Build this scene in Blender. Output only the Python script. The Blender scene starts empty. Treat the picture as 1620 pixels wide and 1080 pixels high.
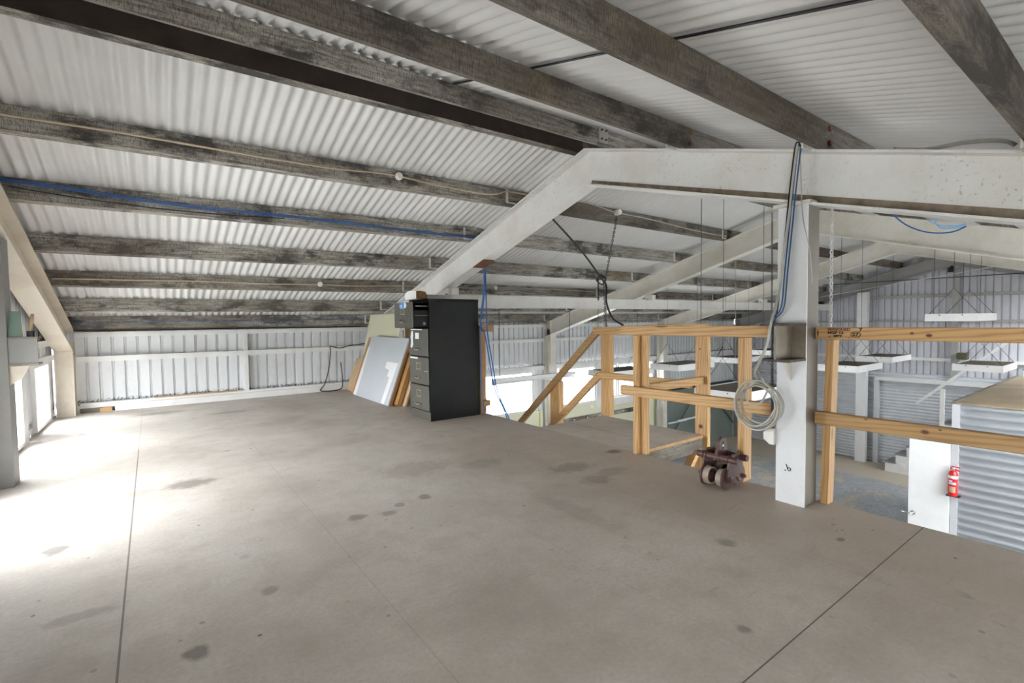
import bpy, math, random
from mathutils import Vector, Matrix
random.seed(7)
sc = bpy.context.scene
COL = sc.collection
PI = math.pi

# ---------------------------------------------------------------- camera, world, exposure
cam_d = bpy.data.cameras.new('camera')
cam = bpy.data.objects.new('camera', cam_d); COL.objects.link(cam)
cam_d.sensor_fit = 'HORIZONTAL'; cam_d.sensor_width = 36.0
cam_d.lens = 772.41 / 1620.0 * 36.0
cam_d.clip_start = 0.02; cam_d.clip_end = 400
RX = (0.8037, -0.0346, 0.5940)      # room axes seen in camera axes (right, down, forward)
RY = (-0.5949, -0.0260, 0.8034)
RZ = (-0.0123, -0.9991, -0.0415)
right = Vector((RX[0], RY[0], RZ[0])); down = Vector((RX[1], RY[1], RZ[1])); fwd = Vector((RX[2], RY[2], RZ[2]))
fwd.normalize(); down = (down - fwd * down.dot(fwd)).normalized(); right = down.cross(fwd)
cam.matrix_world = Matrix(((right.x, -down.x, -fwd.x, 0), (right.y, -down.y, -fwd.y, 0),
                           (right.z, -down.z, -fwd.z, 1.08), (0, 0, 0, 1)))
sc.camera = cam

world = bpy.data.worlds.new('overcast_sky'); sc.world = world
world.use_nodes = True
bg = world.node_tree.nodes['Background']
bg.inputs[0].default_value = (0.985, 0.98, 1.0, 1); bg.inputs[1].default_value = 4.0
sc.view_settings.view_transform = 'Standard'; sc.view_settings.look = 'None'
sc.view_settings.gamma = 1; sc.view_settings.use_curve_mapping = False
sc.view_settings.exposure = 2.92
sc.cycles.max_bounces = 12; sc.cycles.diffuse_bounces = 7; sc.cycles.glossy_bounces = 3
sc.cycles.transparent_max_bounces = 12; sc.cycles.caustics_reflective = False; sc.cycles.caustics_refractive = False
sc.cycles.sample_clamp_indirect = 6.0

def sky_portal(name, loc, rot, sx, sy):
    l = bpy.data.lights.new(name, 'AREA'); l.shape = 'RECTANGLE'; l.size = sx; l.size_y = sy
    l.cycles.is_portal = True
    o = bpy.data.objects.new(name, l); COL.objects.link(o); o.location = loc; o.rotation_euler = rot

# ---------------------------------------------------------------- materials
def new_mat(name):
    m = bpy.data.materials.new(name); m.use_nodes = True
    nt = m.node_tree; return m, nt, nt.nodes['Principled BSDF']

def coords(nt, scale=(1, 1, 1), rnd=False):
    tc = nt.nodes.new('ShaderNodeTexCoord'); mp = nt.nodes.new('ShaderNodeMapping')
    mp.inputs['Scale'].default_value = scale
    if rnd:
        oi = nt.nodes.new('ShaderNodeObjectInfo'); mul = nt.nodes.new('ShaderNodeMath'); mul.operation = 'MULTIPLY'
        mul.inputs[1].default_value = 57.0; nt.links.new(oi.outputs['Random'], mul.inputs[0])
        ad = nt.nodes.new('ShaderNodeVectorMath'); ad.operation = 'ADD'
        nt.links.new(tc.outputs['Object'], ad.inputs[0]); nt.links.new(mul.outputs[0], ad.inputs[1])
        nt.links.new(ad.outputs[0], mp.inputs[0])
    else:
        nt.links.new(tc.outputs['Object'], mp.inputs[0])
    return mp.outputs[0]

def noise(nt, vec, scale, detail=4, rough=0.6):
    n = nt.nodes.new('ShaderNodeTexNoise'); n.inputs['Scale'].default_value = scale
    n.inputs['Detail'].default_value = detail; n.inputs['Roughness'].default_value = rough
    nt.links.new(vec, n.inputs['Vector']); return n.outputs['Fac']

def ramp(nt, fac, stops):
    r = nt.nodes.new('ShaderNodeValToRGB'); e = r.color_ramp.elements
    while len(e) < len(stops): e.new(0.5)
    for k, (p, c) in enumerate(stops):
        e[k].position = p; e[k].color = (*c, 1) if len(c) == 3 else c
    nt.links.new(fac, r.inputs[0]); return r.outputs[0]

def mix(nt, fac, a, b, mode='MIX'):
    m = nt.nodes.new('ShaderNodeMix'); m.data_type = 'RGBA'; m.blend_type = mode
    for s, v in ((m.inputs[0], fac), (m.inputs[6], a), (m.inputs[7], b)):
        if isinstance(v, (int, float)): s.default_value = v
        elif isinstance(v, tuple): s.default_value = (*v, 1)
        else: nt.links.new(v, s)
    return m.outputs[2]

def bump(nt, b, h, strength=0.2, dist=0.01):
    n = nt.nodes.new('ShaderNodeBump'); n.inputs['Strength'].default_value = strength
    n.inputs['Distance'].default_value = dist; nt.links.new(h, n.inputs['Height'])
    nt.links.new(n.outputs[0], b.inputs['Normal'])

def plain(name, c, rough=0.5, metal=0.0, spread=0.12, scale=6.0):
    m, nt, b = new_mat(name)
    f = noise(nt, coords(nt), scale, 5)
    lo = tuple(max(0, x * (1 - spread)) for x in c); hi = tuple(min(1, x * (1 + spread * .6)) for x in c)
    nt.links.new(ramp(nt, f, [(0.3, lo), (0.7, hi)]), b.inputs['Base Color'])
    b.inputs['Roughness'].default_value = rough; b.inputs['Metallic'].default_value = metal
    return m

def painted_steel(name, c, dirt, amount=0.5, speck=0.5, rough=0.5):
    """paint with dusty grime patches and small dark pits"""
    m, nt, b = new_mat(name); v = coords(nt)
    f = noise(nt, v, 2.2, 6, 0.65)
    col = mix(nt, ramp(nt, f, [(0.42, (0, 0, 0)), (0.75, (amount,) * 3)]), c, dirt)
    s = noise(nt, v, 55, 3, 0.7); s2 = noise(nt, v, 1.6, 3)
    sm = mix(nt, 1.0, ramp(nt, s, [(0.60, (0, 0, 0)), (0.70, (1, 1, 1))]), ramp(nt, s2, [(0.40, (0, 0, 0)), (0.65, (speck,) * 3)]), 'MULTIPLY')
    col = mix(nt, sm, col, (0.22, 0.19, 0.16))
    nt.links.new(col, b.inputs['Base Color']); b.inputs['Roughness'].default_value = rough
    bump(nt, b, s, 0.08, 0.004)
    return m

def old_timber(name, axis, dark=False):
    m, nt, b = new_mat(name)
    sc_ = {'x': (0.30, 4, 4), 'y': (4, .30, 4), 'z': (4, 4, .30)}[axis]
    v = coords(nt, sc_, True); w = coords(nt, (1, 1, 1), True)
    g = noise(nt, v, 11, 9, 0.8)
    c = ramp(nt, g, [(0.33, (0.06, 0.052, 0.045)), (0.44, (0.25, 0.228, 0.20)), (0.54, (0.45, 0.425, 0.385)), (0.68, (0.64, 0.615, 0.575))])
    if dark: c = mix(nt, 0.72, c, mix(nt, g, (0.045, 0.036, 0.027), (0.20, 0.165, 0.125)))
    mould = noise(nt, coords(nt, (0.7, 1.5, 1.5), True), 3.2, 6, 0.72)
    c = mix(nt, ramp(nt, mould, [(0.50, (0, 0, 0)), (0.60, (0.92,) * 3)]), c, (0.060, 0.054, 0.049))
    brown = noise(nt, w, 0.55, 2)
    c = mix(nt, ramp(nt, brown, [(0.45, (0, 0, 0)), (0.62, (0.55,) * 3)]), c, (0.105, 0.080, 0.058))
    tan = noise(nt, w, 1.1, 2)
    c = mix(nt, ramp(nt, tan, [(0.62, (0, 0, 0)), (0.78, (0.45,) * 3)]), c, (0.36, 0.25, 0.13))
    saw = noise(nt, coords(nt, (40, 40, 7) if axis == 'x' else (7, 40, 40)), 5, 3, 0.7)
    c = mix(nt, ramp(nt, saw, [(0.38, (0.60,) * 3), (0.52, (0, 0, 0))]), c, (0.04, 0.036, 0.032))
    c = mix(nt, ramp(nt, saw, [(0.60, (0, 0, 0)), (0.75, (0.25,) * 3)]), c, (0.55, 0.52, 0.48))
    nt.links.new(c, b.inputs['Base Color']); b.inputs['Roughness'].default_value = 0.85
    bump(nt, b, g, 0.35, 0.006)
    return m

def pine(name, axis, tone=1.0, knots=()):
    m, nt, b = new_mat(name)
    sc_ = {'x': (0.10, 1.6, 1.6), 'y': (1.6, .10, 1.6), 'z': (1.6, 1.6, .10)}[axis]
    v = coords(nt, sc_, True)
    n = noise(nt, v, 2.5, 3)
    wv = nt.nodes.new('ShaderNodeTexWave'); wv.wave_type = 'BANDS'; wv.bands_direction = 'DIAGONAL'
    wv.inputs['Scale'].default_value = 15; wv.inputs['Distortion'].default_value = 9
    wv.inputs['Detail'].default_value = 3; wv.inputs['Detail Scale'].default_value = 0.8
    nt.links.new(v, wv.inputs['Vector'])
    t = tone
    c = ramp(nt, wv.outputs['Fac'], [(0.0, (0.44 * t, 0.24 * t, 0.09 * t)), (0.22, (0.56 * t, 0.335 * t, 0.137 * t)), (1.0, (0.63 * t, 0.40 * t, 0.18 * t))])
    c = mix(nt, ramp(nt, n, [(0.4, (0, 0, 0)), (0.75, (0.45,) * 3)]), c, (0.42 * t, 0.235 * t, 0.09 * t))
    kn = nt.nodes.new('ShaderNodeTexVoronoi'); kn.inputs['Scale'].default_value = 1.0
    kv = coords(nt, {'x': (1.7, 7, 7), 'y': (7, 1.7, 7), 'z': (7, 7, 1.7)}[axis], True); nt.links.new(kv, kn.inputs['Vector'])
    c = mix(nt, ramp(nt, kn.outputs['Distance'], [(0.06, (0.9,) * 3), (0.13, (0, 0, 0))]), c, (0.10, 0.045, 0.02))
    for (y, z, ry, rz) in knots:                      # knots that sit at known places on one rail
        tc = nt.nodes.new('ShaderNodeTexCoord'); mp = nt.nodes.new('ShaderNodeMapping'); mp.vector_type = 'TEXTURE'
        mp.inputs['Location'].default_value = (0, y, z); mp.inputs['Scale'].default_value = (1, ry, rz)
        nt.links.new(tc.outputs['Object'], mp.inputs[0]); ln = nt.nodes.new('ShaderNodeVectorMath'); ln.operation = 'LENGTH'; nt.links.new(mp.outputs[0], ln.inputs[0])
        c = mix(nt, ramp(nt, ln.outputs['Value'], [(0.45, (0.95,) * 3), (0.62, (0.35,) * 3), (1.0, (0, 0, 0))]), c, (0.07, 0.028, 0.012))
    nt.links.new(c, b.inputs['Base Color']); b.inputs['Roughness'].default_value = 0.55
    return m

def ribbed_paint(name, c, grime, amount, low=None):
    m, nt, b = new_mat(name); v = coords(nt)
    f = noise(nt, coords(nt, (1.2, 1.2, 0.5)), 3.0, 6, 0.7)
    col = mix(nt, ramp(nt, f, [(0.5, (0, 0, 0)), (0.8, (amount,) * 3)]), c, grime)
    if low is not None:                              # black mould spatter where the sheets meet the rail below
        sep = nt.nodes.new('ShaderNodeSeparateXYZ'); nt.links.new(v, sep.inputs[0])
        r = nt.nodes.new('ShaderNodeMapRange'); r.inputs[1].default_value = low + .14; r.inputs[2].default_value = low; nt.links.new(sep.outputs['Z'], r.inputs[0])
        sp = noise(nt, v, 34, 5, 0.75); pr = nt.nodes.new('ShaderNodeMath'); pr.operation = 'MULTIPLY'
        gt = nt.nodes.new('ShaderNodeMath'); gt.operation = 'GREATER_THAN'; gt.inputs[1].default_value = low - .03; nt.links.new(sep.outputs['Z'], gt.inputs[0])
        pg = nt.nodes.new('ShaderNodeMath'); pg.operation = 'MULTIPLY'; nt.links.new(gt.outputs[0], pg.inputs[1])
        nt.links.new(r.outputs[0], pg.inputs[0]); nt.links.new(pg.outputs[0], pr.inputs[0]); nt.links.new(sp, pr.inputs[1])
        col = mix(nt, ramp(nt, pr.outputs[0], [(0.36, (0, 0, 0)), (0.50, (0.9,) * 3)]), col, (0.04, 0.04, 0.04))
    nt.links.new(col, b.inputs['Base Color']); b.inputs['Roughness'].default_value = 0.42
    return m

M = {}
M['roof'] = plain('white_roof_sheet', (0.70, 0.695, 0.69), 0.42, 0, 0.07, 1.5)
M['wall'] = ribbed_paint('white_ribbed_wall', (0.74, 0.755, 0.775), (0.34, 0.34, 0.34), 0.4, 0.11)
M['gable'] = ribbed_paint('grey_ribbed_gable', (0.62, 0.63, 0.68), (0.32, 0.31, 0.34), 0.45)
M['corr'] = plain('galvanised_corrugated_sheet', (0.70, 0.73, 0.77), 0.36, 0.25, 0.10, 4)
M['cream_steel'] = painted_steel('cream_painted_steel', (0.78, 0.755, 0.70), (0.50, 0.43, 0.34), 0.55, 0.35)
M['white_steel'] = painted_steel('white_painted_steel', (0.755, 0.75, 0.735), (0.50, 0.44, 0.36), 0.50, 0.75)
M['beige_steel'] = painted_steel('beige_painted_steel', (0.72, 0.655, 0.56), (0.46, 0.37, 0.27), 0.55, 0.4)
M['post_grey'] = painted_steel('worn_grey_post', (0.25, 0.25, 0.245), (0.20, 0.17, 0.14), 0.6, 0.6)
M['post_white'] = painted_steel('white_post_paint', (0.74, 0.76, 0.785), (0.50, 0.47, 0.43), 0.35, 0.12)
M['grey_steel'] = painted_steel('grey_painted_steel', (0.40, 0.40, 0.395), (0.30, 0.27, 0.24), 0.6, 0.6)
M['dirty_shaded_steel'] = painted_steel('stained_shaded_side', (0.20, 0.18, 0.155), (0.12, 0.10, 0.075), 0.8, 0.8)
M['edge_steel'] = painted_steel('dusty_flange_steel', (0.74, 0.72, 0.68), (0.45, 0.36, 0.27), 0.5, 0.7)
M['rustdark'] = plain('blackened_plate', (0.10, 0.085, 0.07), 0.8, 0, .6, 30)
M['bracketgrime'] = painted_steel('rust_stained_bracket', (0.30, 0.27, 0.225), (0.14, 0.09, 0.045), 1.0, 0.9)
M['rust'] = plain('rusty_steel', (0.20, 0.085, 0.045), 0.8, 0.1, 0.4, 20)
M['white'] = plain('white_enamel', (0.84, 0.85, 0.86), 0.35, 0, 0.04)
M['trim'] = plain('white_trim', (0.80, 0.80, 0.79), 0.45, 0, 0.10, 3)
M['offwhite'] = plain('off_white_plastic', (0.78, 0.76, 0.70), 0.45, 0, 0.08)
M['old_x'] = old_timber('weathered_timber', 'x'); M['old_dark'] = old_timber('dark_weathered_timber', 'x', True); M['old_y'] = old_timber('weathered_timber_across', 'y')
M['pine_x'] = pine('pine_along', 'x'); M['pine_y'] = pine('pine_across', 'y'); M['pine_z'] = pine('pine_upright', 'z')
M['pine_stamped'] = pine('pine_stamped_rail', 'y', 0.95, ((.5 - .5 + .272, .995, .012, .010), (.205, .985, .020, .013), (.72, .975, .012, .03), (.70, .99, .007, .03)))
M['pine_knotty'] = pine('pine_knotty_rail', 'y', 0.72, ((.212, .508, .026, .017), (.46, .533, .013, .006), (.155, .528, .009, .006)))
M['pine_knot_post'] = pine('pine_knot_post', 'z', 1.0, ((-.50, .075, .034, .030), (-.49, .80, .012, .012), (-.47, .62, .008, .008)))
M['pine_dark'] = pine('pine_weathered', 'y', 0.68)
M['ply_edge'] = plain('plywood_edge', (0.48, 0.29, 0.12), 0.7, 0, 0.3, 12)
M['zinc'] = plain('dull_zinc_cladding', (0.44, 0.465, 0.50), 0.36, 0.45, 0.08, 4)
M['concrete'] = None
M['cream_board'] = plain('cream_lining_board', (0.72, 0.72, 0.54), 0.6, 0, 0.06, 2)
M['green_board'] = plain('dark_green_lining_board', (0.20, 0.235, 0.21), 0.5, 0, 0.12, 2)
M['green_edge'] = plain('lime_edge_strip', (0.45, 0.52, 0.12), 0.6)
M['cab'] = painted_steel('black_cabinet_side', (0.0075, 0.009, 0.0095), (0.018, 0.018, 0.016), 0.8, 0.1, 0.50)
M['cab'].node_tree.nodes['Principled BSDF'].inputs['Specular IOR Level'].default_value = 0.25
M['cabfront'] = painted_steel('olive_grey_cabinet_front', (0.082, 0.080, 0.066), (0.05, 0.05, 0.042), 0.6, 0.25, 0.45)
M['dark'] = plain('dark_interior', (0.012, 0.012, 0.013), 0.7)
M['black'] = plain('black_rubber', (0.015, 0.015, 0.017), 0.5)
M['brass'] = plain('aged_brass', (0.50, 0.43, 0.27), 0.4, 0.5)
M['chrome'] = plain('bright_chrome', (0.75, 0.75, 0.75), 0.2, 1.0)
M['greypanel'] = plain('grey_laminate', (0.50, 0.53, 0.565), 0.35, 0, 0.06, 2)
M['tape'] = plain('white_tape', (0.80, 0.81, 0.82), 0.4, 0, .03)
M['brownboard'] = plain('orange_brown_board', (0.40, 0.215, 0.075), 0.6, 0, 0.25, 7)
M['tanboard'] = plain('tan_hardboard', (0.52, 0.36, 0.22), 0.7, 0, 0.15, 5)
M['card'] = plain('brown_cardboard', (0.20, 0.105, 0.04), 0.8, 0, 0.5, 30)
M['paper'] = plain('white_paper', (0.84, 0.83, 0.83), 0.6, 0, .05)
M['blue'] = plain('blue_cable_sheath', (0.015, 0.12, 0.40), 0.4)
M['navy'] = plain('dark_blue_sheath', (0.012, 0.085, 0.24), 0.4)
M['lightblue'] = plain('pale_blue_sheath', (0.25, 0.55, 0.85), 0.4)
M['stickerblue'] = plain('blue_sticker', (0.03, 0.30, 0.74), 0.4)
M['tan'] = plain('tan_cable_sheath', (0.56, 0.46, 0.32), 0.5)
M['cablewhite'] = plain('grey_white_cable_sheath', (0.48, 0.465, 0.42), 0.5, 0, .3)
M['wire'] = plain('thin_dark_wire', (0.10, 0.10, 0.11), 0.5, .4)
M['chain'] = plain('dull_chain_steel', (0.16, 0.16, 0.165), 0.45, 0.7)
M['chainwhite'] = plain('galvanised_chain', (0.75, 0.76, 0.76), 0.35, 0.3)
M['trolley'] = painted_steel('oxide_red_steel', (0.085, 0.035, 0.034), (0.16, 0.11, 0.085), 0.7, 0.3, 0.5)
M['tread'] = plain('worn_wheel_tread', (0.36, 0.30, 0.24), 0.6, .2, .3, 30)
M['red'] = plain('red_gloss_paint', (0.60, 0.012, 0.018), 0.22, 0, .1)
M['orange'] = plain('orange_plastic', (0.75, 0.13, 0.04), 0.5)
M['lamptop'] = plain('brown_fixture_top', (0.105, 0.088, 0.062), 0.7, 0, .25, 5)
M['diffuser'] = plain('pale_diffuser', (0.82, 0.83, 0.84), 0.3, 0, .03)
M['olive'] = plain('olive_box', (0.10, 0.095, 0.055), 0.7)
M['ink'] = plain('black_ink', (0.015, 0.013, 0.012), 0.8)
M['inkred'] = plain('faded_ink', (0.16, 0.07, 0.03), 0.8)
M['glassgreen'] = plain('greenish_glass_pane', (0.22, 0.31, 0.26), 0.12)
M['plyroof'] = plain('tan_plywood_deck', (0.33, 0.26, 0.175), 0.7, 0, 0.22, 2.5)
M['gravel'] = plain('pale_gravel', (0.60, 0.60, 0.58), 0.9, 0, 0.5, 9)
M['steps'] = plain('grey_stair_tread', (0.30, 0.30, 0.32), 0.5)
M['darkrail'] = plain('dark_slide_rail', (0.16, 0.16, 0.165), 0.35, .6)
M['grime'] = plain('brown_dust_shade_line', (0.27, 0.22, 0.165), 0.9, 0, .45, 14)
M['purlin_dark'] = plain('dark_ridge_timber', (0.035, 0.024, 0.017), 0.85, 0, .5, 9)
M['silver'] = plain('silver_aluminium', (0.58, 0.59, 0.62), 0.45, .1, .06)

def glass_mat():
    m = bpy.data.materials.new('clear_window_glass'); m.use_nodes = True; nt = m.node_tree; nt.nodes.clear()
    o = nt.nodes.new('ShaderNodeOutputMaterial'); mx = nt.nodes.new('ShaderNodeMixShader')
    t = nt.nodes.new('ShaderNodeBsdfTransparent'); g = nt.nodes.new('ShaderNodeBsdfGlossy')
    t.inputs[0].default_value = (0.95, 0.97, 0.97, 1); g.inputs['Roughness'].default_value = 0.05
    fr = nt.nodes.new('ShaderNodeLayerWeight'); fr.inputs[0].default_value = 0.12
    mp = nt.nodes.new('ShaderNodeMath'); mp.operation = 'MULTIPLY'; mp.inputs[1].default_value = 0.6
    nt.links.new(fr.outputs['Fresnel'], mp.inputs[0]); nt.links.new(mp.outputs[0], mx.inputs[0])
    nt.links.new(t.outputs[0], mx.inputs[1]); nt.links.new(g.outputs[0], mx.inputs[2]); nt.links.new(mx.outputs[0], o.inputs[0])
    return m
M['glass'] = glass_mat()

def floor_mat():
    m, nt, b = new_mat('dusty_sheet_floor'); v = coords(nt)
    L = nt.links.new
    f = noise(nt, v, 1.1, 6, 0.6); fine = noise(nt, v, 60, 3, 0.6); md = noise(nt, v, 6, 5, 0.65)
    c = ramp(nt, f, [(0.34, (0.47, 0.425, 0.38)), (0.50, (0.60, 0.555, 0.505)), (0.68, (0.68, 0.645, 0.60))])
    c = mix(nt, ramp(nt, fine, [(0.3, (0.30,) * 3), (0.62, (0, 0, 0))]), c, (0.34, 0.30, 0.26))
    c = mix(nt, ramp(nt, md, [(0.50, (0, 0, 0)), (0.72, (0.42,) * 3)]), c, (0.40, 0.35, 0.30))
    sep = nt.nodes.new('ShaderNodeSeparateXYZ'); L(v, sep.inputs[0])
    def math_(op, a, bb=None, cl=False):
        n = nt.nodes.new('ShaderNodeMath'); n.operation = op; n.use_clamp = cl
        for k, x in enumerate((a, bb)):
            if x is None: continue
            if isinstance(x, (int, float)): n.inputs[k].default_value = x
            else: L(x, n.inputs[k])
        return n.outputs[0]
    # trodden brown dust along the open edge of the loft
    d = math_('ADD', sep.outputs['X'], math_('MULTIPLY', md, 0.9))
    r = nt.nodes.new('ShaderNodeMapRange'); r.inputs[1].default_value = 2.2; r.inputs[2].default_value = 3.1; L(d, r.inputs[0])
    c = mix(nt, math_('MULTIPLY', r.outputs[0], 0.50), c, (0.42, 0.345, 0.275))
    # sheet joints
    def seam(axis, at, w, k, lo=None, hi=None):
        nonlocal c
        dd = math_('ABSOLUTE', math_('SUBTRACT', sep.outputs[axis], at))
        s = math_('MULTIPLY', math_('LESS_THAN', dd, w), k)
        if lo is not None:
            o = 'Y' if axis == 'X' else 'X'
            s = math_('MULTIPLY', s, math_('GREATER_THAN', sep.outputs[o], lo)); s = math_('MULTIPLY', s, math_('LESS_THAN', sep.outputs[o], hi))
        c = mix(nt, s, c, (0.10, 0.085, 0.07))
    seam('X', -0.12, 0.0035, 0.75, -2.2, 5.35); seam('X', -0.12, 0.003, 0.28, 5.35, 8.1); seam('X', 0.705, 0.0022, 0.2)
    seam('X', 1.53, 0.0022, 0.14); seam('X', 2.355, 0.0022, 0.22); seam('Y', 0.73, 0.0026, 0.85, 1.2, 3.2)
    seam('Y', 3.66, 0.004, 0.55, 3.2, 4.3)
    # stains: (x, y, rx, ry, strength)
    wob = noise(nt, v, 14, 3)
    st = [(0.18, 3.96, .17, .13, .62), (-.10, 3.95, .14, .08, .3), (-0.414, 3.19, .075, .07, .7), (0.087, 1.887, .045, .05, .75), (0.07, 7.41, .30, .12, .45),
          (3.02, 2.70, .085, .06, .8), (0.888, 2.67, .06, .055, .6), (1.05, 2.62, .05, .04, .45), (1.33, 2.73, .05, .05, .6), (0.75, 6.9, .3, .1, .35),
          (2.45, 2.6, .2, .12, .45), (2.40, 2.3, .14, .1, .4), (2.62, 2.35, .16, .09, .35), (1.9, 2.0, .1, .3, .22), (1.55, 3.3, .3, .2, .28), (2.0, 3.1, .2, .12, .3),
          (0.35, 2.15, .04, .04, .45), (-0.25, 2.4, .13, .05, .35), (2.2, 1.25, .05, .05, .5), (2.66, .93, .03, .02, .7), (1.62, .86, .03, .03, .6)]
    for (x, y, rx, ry, k) in st:
        mp = nt.nodes.new('ShaderNodeMapping'); mp.vector_type = 'TEXTURE'
        mp.inputs['Location'].default_value = (x, y, 0); mp.inputs['Scale'].default_value = (rx, ry, 1)
        L(v, mp.inputs[0]); ln = nt.nodes.new('ShaderNodeVectorMath'); ln.operation = 'LENGTH'; L(mp.outputs[0], ln.inputs[0])
        q = math_('ADD', ln.outputs['Value'], math_('MULTIPLY', math_('SUBTRACT', wob, .5), 1.4))
        rr = nt.nodes.new('ShaderNodeMapRange'); rr.inputs[1].default_value = 1.05; rr.inputs[2].default_value = 0.55; L(q, rr.inputs[0])
        c = mix(nt, math_('MULTIPLY', rr.outputs[0], k), c, (0.15, 0.135, 0.115))
    for (ang, sc2, th, k) in ((.5, (1.4, 11, 1), .60, .34), (-.9, (1.2, 16, 1), .63, .30), (1.35, (.9, 9, 1), .62, .28)):     # drag marks
        mp = nt.nodes.new('ShaderNodeMapping'); mp.inputs['Rotation'].default_value = (0, 0, ang); mp.inputs['Scale'].default_value = sc2; L(v, mp.inputs[0])
        q = noise(nt, mp.outputs[0], 1.7, 6, 0.7); gate = noise(nt, v, 1.3, 3)
        c = mix(nt, mix(nt, 1.0, ramp(nt, q, [(th, (0, 0, 0)), (th + .07, (k,) * 3)]), ramp(nt, gate, [(.45, (0, 0, 0)), (.6, (1, 1, 1))]), 'MULTIPLY'), c, (0.20, 0.18, 0.155))
    for (vs_, rad, dens, k) in ((2.3, .085, .46, .55), (7.5, .085, .47, .55)):       # drips
        vo = nt.nodes.new('ShaderNodeTexVoronoi'); vo.inputs['Scale'].default_value = vs_; L(v, vo.inputs['Vector'])
        q = math_('ADD', vo.outputs['Distance'], math_('MULTIPLY', math_('SUBTRACT', wob, .5), .10))
        c = mix(nt, mix(nt, 1.0, ramp(nt, q, [(rad * .7, (k,) * 3), (rad, (0, 0, 0))]), ramp(nt, noise(nt, v, 1.9, 2), [(dens, (0, 0, 0)), (dens + .08, (1, 1, 1))]), 'MULTIPLY'), c, (0.20, 0.185, 0.165))
    # specks of grit
    vo = nt.nodes.new('ShaderNodeTexVoronoi'); vo.inputs['Scale'].default_value = 5.0; L(v, vo.inputs['Vector'])
    sp = ramp(nt, vo.outputs['Distance'], [(0.03, (1, 1, 1)), (0.045, (0, 0, 0))])
    c = mix(nt, mix(nt, 1.0, sp, ramp(nt, noise(nt, v, 3.1, 2), [(0.5, (0, 0, 0)), (0.56, (0.8,) * 3)]), 'MULTIPLY'), c, (0.09, 0.08, 0.07))
    # scuffs
    sv = coords(nt, (1.0, 7.0, 1)); sf = noise(nt, sv, 2.4, 7, 0.75)
    c = mix(nt, ramp(nt, sf, [(0.62, (0, 0, 0)), (0.74, (0.30,) * 3)]), c, (0.24, 0.215, 0.185))
    L(c, b.inputs['Base Color']); b.inputs['Roughness'].default_value = 0.62
    bump(nt, b, fine, 0.06, 0.003)
    return m
M['floor'] = floor_mat()

def concrete_mat():
    m, nt, b = new_mat('painted_concrete'); v = coords(nt)
    f = noise(nt, v, 0.75, 7, 0.72); g = noise(nt, coords(nt, (1, 3, 1)), 9, 5)
    c = ramp(nt, f, [(0.44, (0.47, 0.415, 0.34)), (0.50, (0.31, 0.335, 0.365)), (0.65, (0.40, 0.435, 0.475))])
    c = mix(nt, ramp(nt, g, [(0.38, (0.5,) * 3), (0.58, (0, 0, 0))]), c, (0.20, 0.20, 0.19))
    sep = nt.nodes.new('ShaderNodeSeparateXYZ'); nt.links.new(v, sep.inputs[0])
    r = nt.nodes.new('ShaderNodeMapRange'); r.inputs[1].default_value = 13.0; r.inputs[2].default_value = 13.15; nt.links.new(sep.outputs['X'], r.inputs[0])
    c = mix(nt, r.outputs[0], c, (0.45, 0.39, 0.31))
    nt.links.new(c, b.inputs['Base Color']); b.inputs['Roughness'].default_value = 0.5
    return m
M['concrete'] = concrete_mat()

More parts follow.
